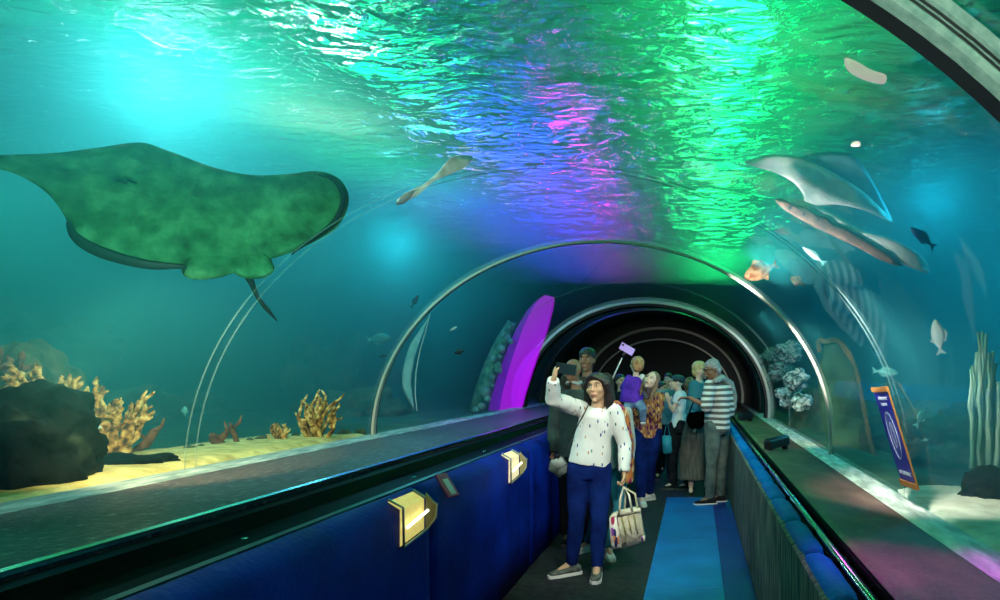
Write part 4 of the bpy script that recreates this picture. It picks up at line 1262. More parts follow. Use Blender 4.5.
class Person:
    """joints are points of the place; the figure gets one continuous body, clothes follow it"""
    def __init__(s, label, base, J, skin, k=1.0, female=True, yaw=0, pitch=0, roll=0, fwd=(0, -1, 0), voxel=.009, lips=None, hands=None, face=True, brow=M_hair, group=None):
        s.t = thing('person', label, 'person', (base[0], base[1], 0.0), group)
        s.J, s.k, s.v = {a: Vector(b) for a, b in J.items()}, k, voxel
        s.fwd = Vector(fwd).normalized()
        J = s.J
        s.R = head_rot(yaw, pitch, roll)
        bm = bmesh.new()
        P, E = head_shape(bm, J['head'], s.R, k, female)
        s.P = P
        sh = (J['sL'] + J['sR']) / 2
        hip = (J['hL'] + J['hR']) / 2 + Vector((0, 0, .05 * k))
        s.sh, s.hip = sh, hip
        wS = (J['sL'] - J['sR']).length / 2
        s.wS = wS
        cap_tube(bm, [sh + Vector((0, 0, -.01)), lerp(sh, P(0, .02, -.07), .6), P(0, .015, -.05)], [.058 * k, .050 * k, .048 * k])
        torso(bm, sh, hip, wS * .93, .125 * k, .150 * k, .085 * k, .08 * k, .09 * k, s.fwd)
        for side in 'LR':
            a = arm_path(J['s' + side], J['e' + side], J['w' + side])
            cap_tube(bm, a, [.044 * k, .040 * k, .034 * k, .031 * k, .024 * k], 12)
            lg = [J['h' + side], lerp(J['h' + side], J['k' + side], .5), J['k' + side], lerp(J['k' + side], J['a' + side], .4), J['a' + side]]
            cap_tube(bm, lg, [.080 * k, .070 * k, .052 * k, .048 * k, .034 * k], 12)
            dv = J.get('f' + side, s.fwd)
            cap_tube(bm, [J['a' + side], Vector((J['a' + side].x, J['a' + side].y, .045)) + Vector((dv[0], dv[1], 0)).normalized() * .10 * k], [.032 * k, .026 * k], 10)
            hd = (hands or {}).get(side)
            if hd:
                hand(bm, J['w' + side], hd[0], hd[1], hd[2], hd[3], k)
            else:
                hand(bm, J['w' + side], J['w' + side] - J['e' + side], s.fwd.cross(Vector((0, 0, 1))), 1 if side == 'L' else -1, .5, k)
        s.body = fuse('body', bm, skin, s.t, voxel, 3)
        if face:
            face_parts(s.t, P, s.R, k, lips or M_lip2, female, brow)

    def top(s, m, name='shirt', sleeve=1.0, loose=.012, ext=.06, hem=None, open_neck=False, folds=.006, wW=.14, wH=.165, cuffs=True):
        J, k = s.J, s.k
        bm = bmesh.new()
        torso(bm, s.sh + Vector((0, 0, .012)), s.hip, s.wS * .98 + loose, (wW * k + loose), wH * k + loose, .10 * k + loose, .095 * k + loose, .11 * k + loose, s.fwd, ext=ext)
        for side in 'LR':
            a = arm_path(J['s' + side], J['e' + side], J['w' + side])
            rs = [.062 * k + loose * .5, .052 * k + loose, .047 * k + loose, .042 * k + loose, .036 * k + loose * .6]
            if sleeve < 1:
                n = 3 if sleeve > .5 else 2
                a, rs = a[:n], rs[:n]
            tube(bm, a, rs, 14)
            ell(bm, a[0], (rs[0],) * 3)
            if len(a) > 2:
                ell(bm, a[2], (rs[2],) * 3)
        return fuse(name, bm, m, s.t, s.v, 3, folds, seed=J['head'].x)

    def trousers(s, m, name='jeans', loose=.012, taper=1.0, folds=.005, ankle=.0):
        J, k = s.J, s.k
        bm = bmesh.new()
        fw = s.fwd
        side = fw.cross(Vector((0, 0, 1))).normalized()
        hipc = (J['hL'] + J['hR']) / 2
        oval_loft(bm, [(hipc + Vector((0, 0, -.07 * k)), side * .15 * k, fw * .10 * k), (hipc, side * (.165 * k + loose), fw * (.105 * k + loose)), (hipc + Vector((0, 0, .13 * k)), side * (.145 * k + loose * .4), fw * (.092 * k + loose))])
        for sd in 'LR':
            h, kn, an = J['h' + sd], J['k' + sd], J['a' + sd] + Vector((0, 0, ankle))
            pts = [h, lerp(h, kn, .5), kn, lerp(kn, an, .45), an]
            rs = [.092 * k + loose, .082 * k + loose, .060 * k + loose, .056 * k + loose, (.043 * k + loose) * taper]
            tube(bm, pts, rs, 16)
            ell(bm, kn, (rs[2],) * 3)
            ell(bm, h, (rs[0],) * 3)
        return fuse(name, bm, m, s.t, s.v, 3, folds, seed=5)

    def shoes(s, m, sole, lace=None, k=None):
        for sd in 'LR':
            shoe(s.t, s.J['a' + sd], s.J.get('f' + sd, s.fwd), m, sole, k or s.k, lace)

    def hair_cap(s, m, cut=.012, back=.0, name='hair', size=1.0, low=-.03):
        """short hair over crown, sides and back"""
        bm = bmesh.new()
        k, P, R = s.k, s.P, s.R
        ell(bm, P(0, .020, .055), (.080 * k * size, .094 * k * size, .076 * k * size), R)
        ell(bm, P(0, .055, .005 + low * .3), (.074 * k, .066 * k, .080 * k), R)
        for q in (-1, 1):
            ell(bm, P(q * .062, .022, .028), (.020 * k, .045 * k, .045 * k), R)
        return fuse(name, bm, m, s.t, .007, 2, .004, 3)

    def glasses(s, m):
        bm = bmesh.new()
        k, P = s.k, s.P
        for q in (-1, 1):
            c = [P(q * .031 + .021 * math.cos(a), -.100, .013 + .016 * math.sin(a)) for a in (2 * PI * i / 14 for i in range(15))]
            tube(bm, c, .0022, 6, cap=False)
            tube(bm, [P(q * .052, -.098, .018), P(q * .074, -.06, .018), P(q * .08, .01, .015)], .0024, 6)
        tube(bm, [P(-.010, -.102, .016), P(0, -.105, .019), P(.010, -.102, .016)], .0022, 6)
        return obj('glasses', bm, m, s.t)


def sprinkle(name, base, cols, scale, thresh, rough=.8):
    """cloth with scattered small printed marks"""
    m, nt, b = mat(name)
    N, L = nt.nodes, nt.links
    tc = N.new('ShaderNodeTexCoord')
    mp = N.new('ShaderNodeMapping'); mp.inputs['Scale'].default_value = (1.5, 1.0, .55); mp.inputs['Rotation'].default_value = (0, .5, 0)
    L.new(tc.outputs['Object'], mp.inputs[0])
    v = N.new('ShaderNodeTexVoronoi'); v.inputs['Scale'].default_value = scale
    L.new(mp.outputs[0], v.inputs['Vector'])
    lt = N.new('ShaderNodeMath'); lt.operation = 'LESS_THAN'; lt.inputs[1].default_value = thresh
    L.new(v.outputs['Distance'], lt.inputs[0])
    cr = N.new('ShaderNodeValToRGB'); cr.color_ramp.interpolation = 'CONSTANT'
    sep = N.new('ShaderNodeSeparateColor')
    L.new(v.outputs['Color'], sep.inputs[0])
    while len(cr.color_ramp.elements) < len(cols):
        cr.color_ramp.elements.new(.5)
    for i, (e, c) in enumerate(zip(cr.color_ramp.elements, cols)):
        e.position = i / len(cols); e.color = (*c, 1)
    L.new(sep.outputs[0], cr.inputs[0])
    mx = N.new('ShaderNodeMix'); mx.data_type = 'RGBA'
    L.new(lt.outputs[0], mx.inputs[0]); mx.inputs[6].default_value = (*base, 1)
    L.new(cr.outputs[0], mx.inputs[7])
    L.new(mx.outputs[2], b.inputs['Base Color'])
    b.inputs['Roughness'].default_value = rough
    b.inputs['Specular IOR Level'].default_value = .15
    return m


def striped(name, c0, c1, period):
    m, nt, b = mat(name)
    N, L = nt.nodes, nt.links
    tc = N.new('ShaderNodeTexCoord')
    w = N.new('ShaderNodeTexWave'); w.wave_type = 'BANDS'; w.bands_direction = 'Z'; w.inputs['Scale'].default_value = period; w.inputs['Distortion'].default_value = 1.2; w.inputs['Detail'].default_value = 1; w.inputs['Detail Scale'].default_value = .6
    L.new(tc.outputs['Object'], w.inputs['Vector'])
    cr = N.new('ShaderNodeValToRGB'); cr.color_ramp.interpolation = 'CONSTANT'
    cr.color_ramp.elements[0].color = (*c0, 1); cr.color_ramp.elements[1].color = (*c1, 1); cr.color_ramp.elements[1].position = .5
    L.new(w.outputs['Fac'], cr.inputs[0]); L.new(cr.outputs[0], b.inputs['Base Color'])
    b.inputs['Roughness'].default_value = .85
    return m

M_jean = noisy('indigo_denim', [(0.3, (0.002, 0.009, 0.085)), (0.7, (0.006, 0.028, 0.19))], 9, rough=0.9, bump=0.4, bscale=120, spec=0.1)
M_jean2 = noisy('grey_green_denim', [(0.3, (0.05, 0.09, 0.09)), (0.7, (0.15, 0.21, 0.19))], 8, rough=0.9, bump=0.4, spec=0.1)
M_blackc = noisy('black_cloth', [(0.3, (0.008, 0.010, 0.012)), (0.7, (0.02, 0.025, 0.03))], 9, rough=0.9, bump=0.3, spec=0.1)
M_sole = plain('white_rubber', (0.75, 0.78, 0.74), 0.6)
M_dsole = plain('dark_rubber', (0.05, 0.06, 0.06), 0.6)
M_wshoe = noisy('white_sneaker', [(0.4, (0.60, 0.66, 0.62)), (0.6, (0.85, 0.9, 0.86))], 20, rough=0.6)
M_gshoe = noisy('grey_canvas', [(0.4, (0.05, 0.07, 0.06)), (0.6, (0.13, 0.15, 0.13))], 20, rough=0.8)


def standing(hx, hy, top_y, Y, foot_y, w=1.0, dY=0.0):
    """joints of a plain standing figure from pixels: head centre x, head top y, foot line"""
    s_ = Y / FPX
    H = (foot_y - top_y) * s_
    k = H / 1.70
    base = px(hx, foot_y, Y)
    def q(x, z, y=0.0):
        return Vector((base.x + x * k, Y + y * k, z * k))
    J = dict(head=q(0, 1.555, 0), sL=q(.175 * w, 1.385), sR=q(-.175 * w, 1.385), eL=q(.215 * w, 1.10, .02), eR=q(-.215 * w, 1.10, .02), wL=q(.215 * w, .87, -.06), wR=q(-.215 * w, .87, -.06),
             hL=q(.085, .88), hR=q(-.085, .88), kL=q(.10, .48, -.02), kR=q(-.10, .48, -.02), aL=q(.10, .085, .03), aR=q(-.10, .085, .03))
    return J, k, base, q

# -------- the woman taking the picture of herself
Y1 = 5.35
J = dict(head=px(597.5, 389, Y1 - .02), sL=px(613, 411, Y1), sR=px(581, 409.5, Y1 - .02), eL=px(624.5, 444, Y1 + .03), wL=px(624, 472, Y1 - .06),
         eR=px(553, 398.5, Y1 - .27), wR=px(553.5, 379.5, Y1 - .40),
         hL=px(600, 469, Y1), hR=px(579, 469, Y1), kL=px(599, 517, Y1 - .03), kR=px(577, 517, Y1 - .02), aL=px(597, 562, Y1 - .02), aR=px(571.5, 562, Y1 + .05))
J['fL'] = (0.05, -1, 0); J['fR'] = (-.9, -.55, 0)
for a in 'LR':
    J['a' + a].z = .09
p1 = Person('woman in white printed sweater and blue jeans holding up a phone', px(588, 577, Y1), J, SK1, .97, True, yaw=14, pitch=6, roll=-3, voxel=.0075, lips=M_lip,
            hands={'R': ((.25, -.1, 1), (1, .45, .1), 1, 1.0), 'L': ((-.05, 0, -1), (-1, -.3, 0), -1, 1.2)})
M_sweater = sprinkle('white_cloth_with_dashes', (0.80, 0.86, 0.82), [(0.0, .12, .11), (0.02, .05, .25), (0.02, .25, .16), (0.5, .3, .1), (0.0, .10, .12)], 24, .19)
p1.top(M_sweater, 'sweater', loose=.012, ext=.0, folds=.007, wW=.135, wH=.155)
p1.trousers(M_jean, 'jeans', loose=.006, taper=.95)
p1.shoes(M_gshoe, M_sole, M_sole)
bm = bmesh.new()
kk, P, R = .97, p1.P, p1.R
ell(bm, P(.004, .032, .052), (.084 * kk, .092 * kk, .080 * kk), R)
for q, r0 in ((-1, .030), (1, .036)):
    cap_tube(bm, [P(q * .052, -.040, .085), P(q * .078, -.020, .040), P(q * .088, .012, -.03), P(q * .088, .022, -.10), P(q * .080, .026, -.160)], [.018, r0, r0 * 1.05, r0, r0 * .55], 12)
cap_tube(bm, [P(-.070, -.045, .045), P(-.050, -.074, .078), P(-.01, -.086, .096), P(.035, -.080, .082), P(.068, -.052, .050)], [.016, .014, .013, .014, .016], 10)
ell(bm, P(0, -.01, .085), (.072, .072, .045), R)
ell(bm, P(0, .065, -.05), (.085, .055, .12), R)
fuse('hair', bm, M_hair, p1.t, .0065, 2, .005, 4)
# her phone, small shoulder bag and tote
def gadget(name, label, cat, c, size, R3, body_m, screen_m, on=None):
    t = thing(name, label, cat, c)
    M = Matrix.Translation(Vector(c)) @ R3.to_4x4()
    bm = bmesh.new(); slab(bm, M, *size, .003)
    obj('case', bm, body_m, t, smooth=False)
    bm = bmesh.new(); slab(bm, M @ Matrix.Translation((0, size[1] * .52, 0)), size[0] * .92, .0015, size[2] * .90, .0004)
    obj('screen', bm, screen_m, t, smooth=False)
    bm = bmesh.new(); slab(bm, M @ Matrix.Translation((-size[0] * .36, -size[1] * .55, size[2] * .22)), .022, .003, .022, .001)
    l = obj('camera_bump', bm, M_black, t, smooth=False)
    return t
M_case = plain('dark_teal_case', (0.005, 0.02, 0.025), 0.35)
M_scr = plain('lit_phone_screen', (0.05, 0.2, 0.25), 0.2, emis=(0.2, .7, .8), es=.8)
gadget('mobile_phone', 'dark phone held sideways by the woman in the white sweater', 'phone', px(566, 369, Y1 - .44), (.155, .010, .076), Matrix.Rotation(math.radians(9), 3, 'Y') @ Matrix.Rotation(math.radians(-14), 3, 'Z'), M_case, M_scr)
t = thing('shoulder_bag', 'small grey shoulder bag hanging at the white sweater woman\'s hip', 'bag', px(556, 468, Y1 - .06))
M_bag = noisy('grey_green_leather', [(0.3, (0.06, 0.09, 0.08)), (0.7, (0.22, 0.27, 0.24))], 14, rough=.4, bump=.4)
bm = bmesh.new()
c = [px(x, y, Y1 - .06) for x, y in ((551, 461), (561, 457), (567, 466), (566, 473), (559, 478), (548, 470))]
bw = [p + Vector((0, .07, 0)) for p in c]
a_ = [bm.verts.new(p) for p in c]; b_ = [bm.verts.new(p) for p in bw]
bm.faces.new(a_); bm.faces.new(b_[::-1])
for i in range(6):
    bm.faces.new((a_[i], a_[(i + 1) % 6], b_[(i + 1) % 6], b_[i]))
bmesh.ops.bevel(bm, geom=list(bm.edges), offset=.006, segments=2, affect='EDGES')
obj('pouch', bm, M_bag, t)
bm = bmesh.new()
c = [px(x, y, Y1 - .075) for x, y in ((550, 461), (561, 456.5), (566, 464), (557, 470))]
a_ = [bm.verts.new(p) for p in c]; b_ = [bm.verts.new(p + Vector((0, .012, 0))) for p in c]
bm.faces.new(a_); bm.faces.new(b_[::-1])
for i in range(4):
    bm.faces.new((a_[i], a_[(i + 1) % 4], b_[(i + 1) % 4], b_[i]))
obj('flap', bm, plain('pale_grey_leather', (.30, .36, .33), .4), t)
bm = bmesh.new()
tube(bm, [px(561, 457, Y1 - .05), px(567, 447, Y1 - .16), px(575, 430, Y1 - .19), px(583, 416, Y1 - .17), px(588, 405.5, Y1 - .07)], .006, 8, flat=.5)
obj('strap', bm, M_black, t)
bm = bmesh.new(); ell(bm, px(558, 456, Y1 - .07), (.02, .02, .02))
obj('tassel', bm, M_blackc, t)
# tote bag
Yt = Y1 - .06
t = thing('tote_bag', 'cream tote bag with purple and orange flower print held by the woman', 'bag', px(626, 546, Yt))
M_tote = noisy('cream_canvas', [(0.35, (0.62, 0.58, 0.40)), (0.65, (0.88, 0.85, 0.66))], 12, rough=.9, bump=.5)
M_flower = sprinkle('flower_print', (0.75, .72, .62), [(.25, .05, .35), (.75, .25, .08), (.03, .03, .12), (.6, .5, .4), (.35, .02, .08)], 26, .55)
def panel(pts, Y, th, m, nm, par, bev=.012):
    bm = bmesh.new()
    a_ = [bm.verts.new(px(x, y, Y)) for x, y in pts]; b_ = [bm.verts.new(px(x, y, Y) + Vector((0, th, 0))) for x, y in pts]
    bm.faces.new(a_); bm.faces.new(b_[::-1])
    n = len(pts)
    for i in range(n):
        bm.faces.new((a_[i], a_[(i + 1) % n], b_[(i + 1) % n], b_[i]))
    if bev:
        bmesh.ops.bevel(bm, geom=list(bm.edges), offset=bev, segments=2, affect='EDGES')
    return obj(nm, bm, m, par)
panel([(609, 516), (617, 512), (637, 508), (640, 514), (645, 540), (641, 543), (626, 548), (612, 549)], Yt - .04, .10, M_tote, 'body', t)
panel([(609, 518), (617, 516), (622, 547), (613, 550), (611, 545)], Yt - .052, .02, M_flower, 'printed_side', t, .004)
panel([(641, 536), (645, 536), (645, 541), (642, 542)], Yt - .052, .03, M_flower, 'printed_corner', t, .002)
panel([(616, 513), (640, 508), (641, 512), (617, 517)], Yt - .055, .02, M_tote, 'top_hem', t, .003)
for (xa, ya, xb, yb, dz) in ((619, 516, 632, 511, -.06), (624, 514, 638, 510, .02)):
    bm = bmesh.new()
    tube(bm, [px(xa, ya, Yt + dz), px(xa + 1.5, ya - 18, Yt + dz), px(623.5, 487, Yt - .01), px(xb - 3, yb - 16, Yt + dz), px(xb, yb, Yt + dz)], .008, 8, flat=.6)
    obj('handle', bm, M_tote, t)
for q in range(3):
    bm = bmesh.new()
    tube(bm, [px(622 + q * 6, 517 - q, Yt - .062), px(624 + q * 6, 526 - q, Yt - .062), px(626 + q * 6, 535 - q, Yt - .062)], .004, 6)
    obj('seam_tab', bm, plain('yellow_trim', (.45, .38, .10), .7), t)

# -------- woman in the orange shawl, mostly behind her
J, k, base, q = standing(609, 560, 379, 5.92, 556, .95)
J['head'] = px(604, 397, 6.0); J['aL'] = Vector((px(609, 560, 5.92).x, 5.9, .085)); J['aR'] = Vector((px(588, 560, 6.1).x, 6.12, .085))
J['fR'] = (-.7, -.7, 0); J['fL'] = (.35, -1, 0)
p2 = Person('woman in orange and purple patterned shawl standing hidden behind the white sweater', base, J, SK1, k * .92, True, yaw=-10, voxel=.010)
p2.top(noisy('pale_grey_cotton', [(.3, (.30, .38, .38)), (.7, (.55, .65, .62))], 8, rough=.9), 'blouse', loose=.01)
p2.trousers(noisy('teal_leggings', [(.3, (.02, .20, .28)), (.7, (.06, .35, .42))], 20, rough=.8), 'leggings', loose=.002)
p2.shoes(M_wshoe, M_sole, plain('grey_lace', (.3, .32, .3), .8))
p2.hair_cap(M_hair)
M_shawl = sprinkle('patterned_shawl', (.50, .17, .05), [(.30, .02, .16), (.60, .30, .10), (.12, .02, .10), (.75, .55, .30)], 30, .5)
bm = bmesh.new()
oval_loft(bm, [(px(627, 482, 5.75), (.045, 0, 0), (0, .03, 0)), (px(627, 462, 5.75), (.062, 0, 0), (0, .045, 0)), (px(625, 435, 5.78), (.068, 0, 0), (0, .06, 0)), (px(621, 412, 5.82), (.06, 0, 0), (0, .07, 0)), (px(614, 401, 5.88), (.05, 0, 0), (0, .06, 0))])
fuse('shawl', bm, M_shawl, p2.t, .008, 2, .012, 2)

# -------- bald man in glasses, left behind the phone
J, k, base, q = standing(577, 560, 362, 6.4, 541, 1.0)
J['head'] = px(573, 371, 6.4); J['sL'].z += .05; J['sR'].z += .05
p3 = Person('bald man in glasses and dark jacket standing behind the raised phone', base, J, SK2, k * .95, False, yaw=20, pitch=-8, voxel=.010, brow=M_hair_g)
p3.top(noisy('dark_grey_jacket', [(.3, (.015, .03, .03)), (.7, (.05, .08, .08))], 6, rough=.8, bump=.5), 'jacket', loose=.025, ext=.10)
p3.trousers(M_blackc, 'trousers', loose=.012)
p3.shoes(M_blackc, M_dsole)
p3.glasses(M_chrome)
bm = bmesh.new()
for sgn in (-1, 1):
    cap_tube(bm, [p3.P(sgn * .03, -.065, -.105), p3.P(sgn * .06, -.03, -.125), p3.P(sgn * .05, .05, -.12)], [.016, .02, .02], 8)
fuse('collar', bm, plain('pale_collar', (.45, .52, .5), .8), p3.t, .008, 2)

# -------- tall man with black hair
J, k, base, q = standing(587, 560, 345, 6.9, 531, 1.0)
J['head'] = px(587, 360.5, 6.9)
p4 = Person('tall dark haired man looking over the heads behind the phone', base, J, SK2, k * .93, False, yaw=8, pitch=0, voxel=.010)
p4.top(noisy('dark_brown_shirt', [(.3, (.03, .02, .015)), (.7, (.09, .06, .045))], 8, rough=.9), 'shirt', loose=.015)
p4.trousers(M_blackc, 'trousers')
p4.shoes(M_blackc, M_dsole)
p4.hair_cap(M_hair, size=1.03)

# -------- mother with tilted face, patterned top
Y6 = 8.55
J, k, base, q = standing(648, 560, 366, Y6, 500, .95)
J['head'] = px(651, 381, Y6 - .45)
J['sL'] = px(660, 396.5, Y6); J['sR'] = px(638, 396.5, Y6); J['eL'] = px(657, 418, Y6 - .1); J['wL'] = px(643, 405, Y6 - .25)
J['eR'] = px(636, 420, Y6 - .1); J['wR'] = px(634, 408, Y6 - .3)
J['aL'] = Vector((px(649, 500, 8.5).x, 8.6, .085)); J['aR'] = Vector((px(641, 500, 8.3).x, 8.3, .085))
J['kR'] = px(642, 463, 8.4); J['kL'] = px(650, 463, 8.5)
J['fL'] = (-.8, -.6, 0); J['fR'] = (.3, -1, 0)
p6 = Person('woman in brown and orange patterned top with her face tilted up', base, J, SK3, k * 1.0, True, yaw=22, pitch=22, roll=18, voxel=.010, brow=M_hair_b, lips=M_lip)
p6.top(sprinkle('orange_purple_print', (.40, .19, .08), [(.16, .03, .14), (.65, .42, .16), (.08, .02, .08), (.75, .45, .15)], 28, .5), 'tunic', loose=.015, ext=.12)
p6.trousers(M_jean, 'jeans', loose=.012)
p6.shoes(M_wshoe, M_sole)
bm = bmesh.new()
ell(bm, p6.P(0, .03, .05), (.082, .09, .08), p6.R)
for sgn in (-1, 1):
    cap_tube(bm, [p6.P(sgn * .07, -.01, .04), p6.P(sgn * .082, .02, -.04), p6.P(sgn * .08, .04, -.13), p6.P(sgn * .07, .05, -.2)], [.022, .028, .026, .012], 10)
fuse('hair', bm, noisy('mid_brown_hair', [(.3, (.12, .07, .04)), (.7, (.35, .24, .15))], 30, rough=.6), p6.t, .008, 2, .005)
# -------- child held in her arms
Yc = 8.2
kc = .62
def c_(x, y, d=0.0):
    return px(x, y, Yc + d)
J = dict(head=c_(636.5, 365.5), sL=c_(642, 377.5), sR=c_(629, 378), eL=c_(646, 388, .05), wL=c_(646.5, 396, .18), eR=c_(623, 388, .05), wR=c_(626, 396, .2),
         hL=c_(638, 402), hR=c_(630, 402), kL=c_(643, 409, -.08), kR=c_(627, 410, -.08), aL=c_(643, 420), aR=c_(627, 421), fL=(0, 1, 0), fR=(0, 1, 0))
class Child(Person):
    pass
bm = bmesh.new()
t5 = thing('person', 'small child in purple jacket with white sleeves carried with back to us', 'person', c_(635, 402))
R5 = head_rot(150, 10)
P5, E5 = head_shape(bm, J['head'], R5, .86, True)
sh5 = (c_(642, 377.5) + c_(629, 378)) / 2; hip5 = c_(634, 400)
cap_tube(bm, [sh5, P5(0, .01, -.05)], [.036, .034])
torso(bm, sh5, hip5, .085, .075, .085, .06, .055, .065)
for sd in 'LR':
    cap_tube(bm, [J['s' + sd], J['e' + sd], J['w' + sd]], [.03, .026, .02], 10)
    hand(bm, J['w' + sd], (0, .6, -.3), (0, 0, -1), 1, .6, .6)
    cap_tube(bm, [J['h' + sd], J['k' + sd], J['a' + sd]], [.055, .042, .03], 10)
    cap_tube(bm, [J['a' + sd], J['a' + sd] + Vector((0, .02, -.03))], [.026, .022], 8)
fuse('body', bm, SK3, t5, .008, 3)
face_parts(t5, P5, R5, .8, M_lip2)
bm = bmesh.new()
torso(bm, sh5 + Vector((-.02, 0, .01)), hip5 + Vector((-.03, 0, 0)), .12, .13, .14, .085, .085, .09, ext=.03)
M_vio = noisy('violet_blue_quilt', [(.35, (.05, .01, .38)), (.65, (.14, .03, .65))], 9, rough=.7, bump=.5)
fuse('jacket', bm, M_vio, t5, .009, 3, .006)
for sd in 'LR':
    bm = bmesh.new()
    cap_tube(bm, [J['s' + sd], J['e' + sd], J['w' + sd]], [.044, .040, .032], 12)
    fuse('sleeve', bm, plain('white_cotton', (.75, .82, .80), .85) if sd == 'L' else M_vio, t5, .009, 2, .004)
bm = bmesh.new()
ell(bm, c_(634, 401), (.10, .085, .08))
for sd in 'LR':
    cap_tube(bm, [J['h' + sd], J['k' + sd], J['a' + sd]], [.066, .052, .04], 12)
fuse('trousers', bm, noisy('pale_denim', [(.3, (.06, .15, .32)), (.7, (.25, .42, .6))], 12, rough=.9), t5, .009, 2, .004)
for sd in 'LR':
    bm = bmesh.new()
    ell(bm, J['a' + sd] + Vector((0, .02, -.035)), (.034, .06, .03))
    obj('shoe', bm, M_wshoe, t5)
bm = bmesh.new()
ell(bm, P5(0, .028, .040), (.078, .085, .082), R5)
ell(bm, P5(0, .05, .0), (.072, .062, .075), R5)
fuse('hair', bm, M_hair_b, t5, .006, 2, .006)

# -------- selfie stick with purple lit phone, held up from behind
t = thing('selfie_stick', 'long black selfie stick rising between the heads', 'selfie stick', px(609, 388, 7.6))
bm = bmesh.new(); tube(bm, [px(606, 393, 7.6), px(622, 358, 7.5)], [.011, .007], 8)
obj('pole', bm, M_steel, t)
bm = bmesh.new(); tube(bm, [px(603, 400, 7.62), px(606.5, 392, 7.6)], .017, 10)
obj('grip', bm, M_black, t)
bm = bmesh.new(); slab(bm, Matrix.Translation(px(624, 354, 7.5)) @ Matrix.Rotation(.6, 4, 'Y'), .03, .03, .05, .004)
obj('clamp', bm, M_black, t)
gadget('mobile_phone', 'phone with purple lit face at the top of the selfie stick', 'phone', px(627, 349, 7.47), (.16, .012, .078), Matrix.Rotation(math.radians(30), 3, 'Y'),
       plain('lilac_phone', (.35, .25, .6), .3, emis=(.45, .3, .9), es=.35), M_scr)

# -------- person with grey-blue shirt behind the patterned top
J, k, base, q = standing(664, 560, 375, 10.3, 484, .85)
J['head'] = px(662, 389, 10.3)
p = Person('person in grey blue shirt half hidden behind the patterned top', base, J, SK1, k * .93, True, yaw=-50, voxel=.012)
p.top(noisy('grey_blue_cotton', [(.3, (.10, .20, .26)), (.7, (.24, .36, .42))], 8, rough=.9), 'shirt', loose=.02)
p.trousers(M_blackc, 'trousers'); p.shoes(M_blackc, M_dsole); p.hair_cap(M_hair)

# -------- youth in the cap, white T-shirt, facing left
Y7 = 9.35
J, k, base, q = standing(680, 560, 368, Y7, 488, .75)
J['head'] = px(676.5, 383, Y7)
J['sL'] = px(682, 395.5, Y7 + .12); J['sR'] = px(679, 395.5, Y7 - .12)
J['eR'] = px(672, 412, Y7 - .15); J['wR'] = px(669, 402, Y7 - .2)
J['eL'] = px(684, 414, Y7 + .12); J['wL'] = px(676, 420, Y7 + .05)
p7 = Person('youth in dark cap and white T-shirt looking to the left', base, J, SK3, k * .95, False, yaw=80, pitch=5, fwd=(-1, -.15, 0), voxel=.010)
p7.top(plain('white_tee', (.72, .80, .80), .85), 't_shirt', sleeve=.3, loose=.02, wW=.12, wH=.13)
p7.trousers(M_blackc, 'trousers'); p7.shoes(M_blackc, M_dsole)
bm = bmesh.new()
ell(bm, p7.P(0, .02, .055), (.082, .098, .066), p7.R)
fuse('cap', bm, plain('dark_teal_cap', (.01, .04, .05), .7), p7.t, .008, 2)
bm = bmesh.new()
oval_loft(bm, [(p7.P(0, -.06, .050), p7.R @ Vector((.062, 0, 0)), p7.R @ Vector((0, .0, .006))), (p7.P(0, -.11, .046), p7.R @ Vector((.058, 0, 0)), p7.R @ Vector((0, 0, .006))), (p7.P(0, -.16, .036), p7.R @ Vector((.035, 0, 0)), p7.R @ Vector((0, 0, .005)))], 14)
obj('cap_brim', bm, plain('pale_brim', (.45, .58, .55), .6), p7.t)
t = thing('shopping_bag', 'turquoise bag hanging below the youth in the cap', 'bag', px(667, 452, 8.85))
panel([(662, 436), (671, 436), (672, 453), (663, 454)], 8.8, .10, plain('turquoise_plastic', (.03, .40, .55), .5), 'pouch', t)
bm = bmesh.new(); tube(bm, [px(664, 437, 8.85), px(667, 420, 8.85), px(670, 437, 8.85)], .006, 6)
obj('handle', bm, plain('turquoise_plastic', (.03, .40, .55), .5), t)

# -------- curly brown haired person in black
J, k, base, q = standing(690, 560, 372, 10.3, 484, .8)
J['head'] = px(689, 386, 10.2)
J['sL'] = px(695, 396.5, 10.3); J['sR'] = px(682, 396.5, 10.3)
p8 = Person('person with curly brown hair and black top seen from behind', base, J, SK1, k * .93, True, yaw=160, voxel=.011)
p8.top(M_blackc, 'top', loose=.02); p8.trousers(M_blackc, 'trousers'); p8.shoes(M_blackc, M_dsole)
bm = bmesh.new()
ell(bm, p8.P(0, .03, .03), (.09, .095, .10), p8.R)
rnd = random.Random(8)
for i in range(26):
    a, b = rnd.uniform(0, 2 * PI), rnd.uniform(-.6, 1.4)
    ell(bm, p8.P(.085 * math.cos(a) * math.cos(b), .03 + .09 * math.sin(a) * math.cos(b), .03 + .095 * math.sin(b)), (.024,) * 3, u=8, v=6)
fuse('curly_hair', bm, noisy('curly_brown', [(.3, (.10, .05, .02)), (.7, (.42, .26, .13))], 30, rough=.7), p8.t, .008, 1, .004)

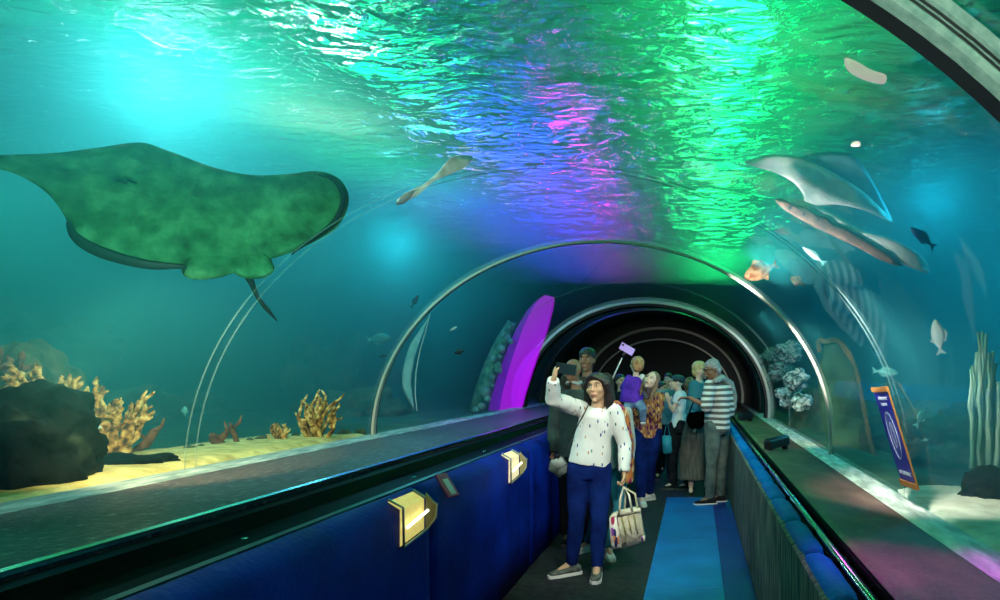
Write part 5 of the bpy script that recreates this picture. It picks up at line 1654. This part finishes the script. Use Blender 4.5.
# -------- blond woman in teal top and long skirt, holding a black handbag
Y9 = 8.9
J, k, base, q = standing(699, 560, 360, Y9, 498, .85)
J['head'] = px(700.5, 371, Y9)
J['sL'] = px(706, 385, Y9 + .05); J['sR'] = px(694, 385, Y9 - .05); J['eR'] = px(690, 412, Y9 - .1); J['wR'] = px(694, 424, Y9 - .25)
p9 = Person('blond woman in teal top and long grey brown skirt', base, J, SK3, k * .93, True, yaw=-70, voxel=.011)
p9.top(plain('teal_jersey', (.03, .20, .26), .85), 'top', loose=.015)
bm = bmesh.new()
hc = (J['hL'] + J['hR']) / 2
oval_loft(bm, [(Vector((px(693, 0, Y9).x, Y9, .22)), (.20, 0, 0), (0, .16, 0)), (Vector((px(694, 0, Y9).x, Y9, .55)), (.185, 0, 0), (0, .15, 0)), (hc + Vector((-.02, 0, .02)), (.165, 0, 0), (0, .13, 0)), (hc + Vector((0, 0, .16)), (.13, 0, 0), (0, .11, 0))], 40)
fuse('skirt', bm, noisy('grey_brown_wool', [(.3, (.05, .06, .055)), (.7, (.15, .15, .12))], 12, rough=.95, stretch=(3, 3, .3), bump=.5), p9.t, .010, 2, .010)
p9.shoes(M_blackc, M_dsole)
p9.hair_cap(M_hair_y, size=1.08)
t = thing('handbag', 'black leather handbag in front of the long skirt', 'bag', px(697, 424, 8.45))
panel([(688, 413), (705, 411), (707, 421), (702, 429), (690, 429), (686, 421)], 8.42, .10, M_gloss, 'pouch', t, .015)
bm = bmesh.new(); tube(bm, [px(689, 414, 8.45), px(694, 400, 8.45), px(699, 398, 8.45), px(704, 412, 8.45)], .008, 8)
obj('handle', bm, M_gloss, t)

# -------- grey haired man in the striped shirt
Ym = 8.35
J = dict(head=px(712, 370, Ym), sL=px(726, 385.5, Ym + .10), sR=px(710, 386, Ym - .12), eL=px(729, 411, Ym + .15), wL=px(715, 424, Ym - .02),
         eR=px(706, 406, Ym - .24), wR=px(690, 398, Ym - .26), hL=px(721, 428, Ym + .07), hR=px(713, 428, Ym - .07), kL=px(721, 463, Ym + .08), kR=px(712, 463, Ym - .10),
         aL=px(720, 494, Ym + .10), aR=px(710, 494, Ym - .06), fL=(-.95, -.1, 0), fR=(-1, -.2, 0))
for a in 'LR':
    J['a' + a].z = .085
p10 = Person('grey haired man in glasses wearing a grey and white striped shirt', px(716, 500, Ym), J, SK2, 1.02, False, yaw=62, pitch=-14, fwd=(-.85, -.5, 0), voxel=.009, brow=M_hair_g,
             hands={'R': ((-1, 0, .05), (0, -.2, -1), 1, .5), 'L': ((-.8, -.3, -.3), (-.3, .5, 0), -1, .8)})
p10.top(striped('grey_white_stripes', (.10, .12, .11), (.70, .76, .72), 4.6), 'striped_shirt', sleeve=.6, loose=.025, ext=.08, folds=.008, wW=.16, wH=.165)
p10.trousers(M_jean2, 'jeans', loose=.012, folds=.008)
p10.shoes(M_blackc, M_sole)
p10.hair_cap(M_hair_g, size=1.0)
p10.glasses(M_black)
bm = bmesh.new()
cap_tube(bm, [px(715, 381, Ym - .18), px(722, 378, Ym - .02), px(730, 384, Ym + .10), px(734, 396, Ym + .14), px(735, 408, Ym + .14)], [.03, .045, .052, .04, .02], 12)
fuse('shoulder_wrap', bm, noisy('grey_knit', [(.3, (.22, .25, .23)), (.7, (.42, .46, .42))], 20, rough=.95), p10.t, .009, 2, .008)

# -------- two dim figures at the far back
for (hx, top, Yf, fy, lab, yw, tm) in ((668, 371, 11.0, 472, 'dim person in dark clothes far back between the shirts and the cap', 20, M_blackc), (621, 372, 9.6, 487, 'dim dark haired person behind the child at the left', -30, M_blackc)):
    J, k, base, q = standing(hx, 560, top, Yf, fy, .9)
    p = Person(lab, base, J, SK1, k * .93, False, yaw=yw, voxel=.013)
    p.top(tm, 'shirt', loose=.02); p.trousers(M_blackc, 'trousers'); p.shoes(M_blackc, M_dsole); p.hair_cap(M_hair)

bpy.data.scenes.remove(TMP)
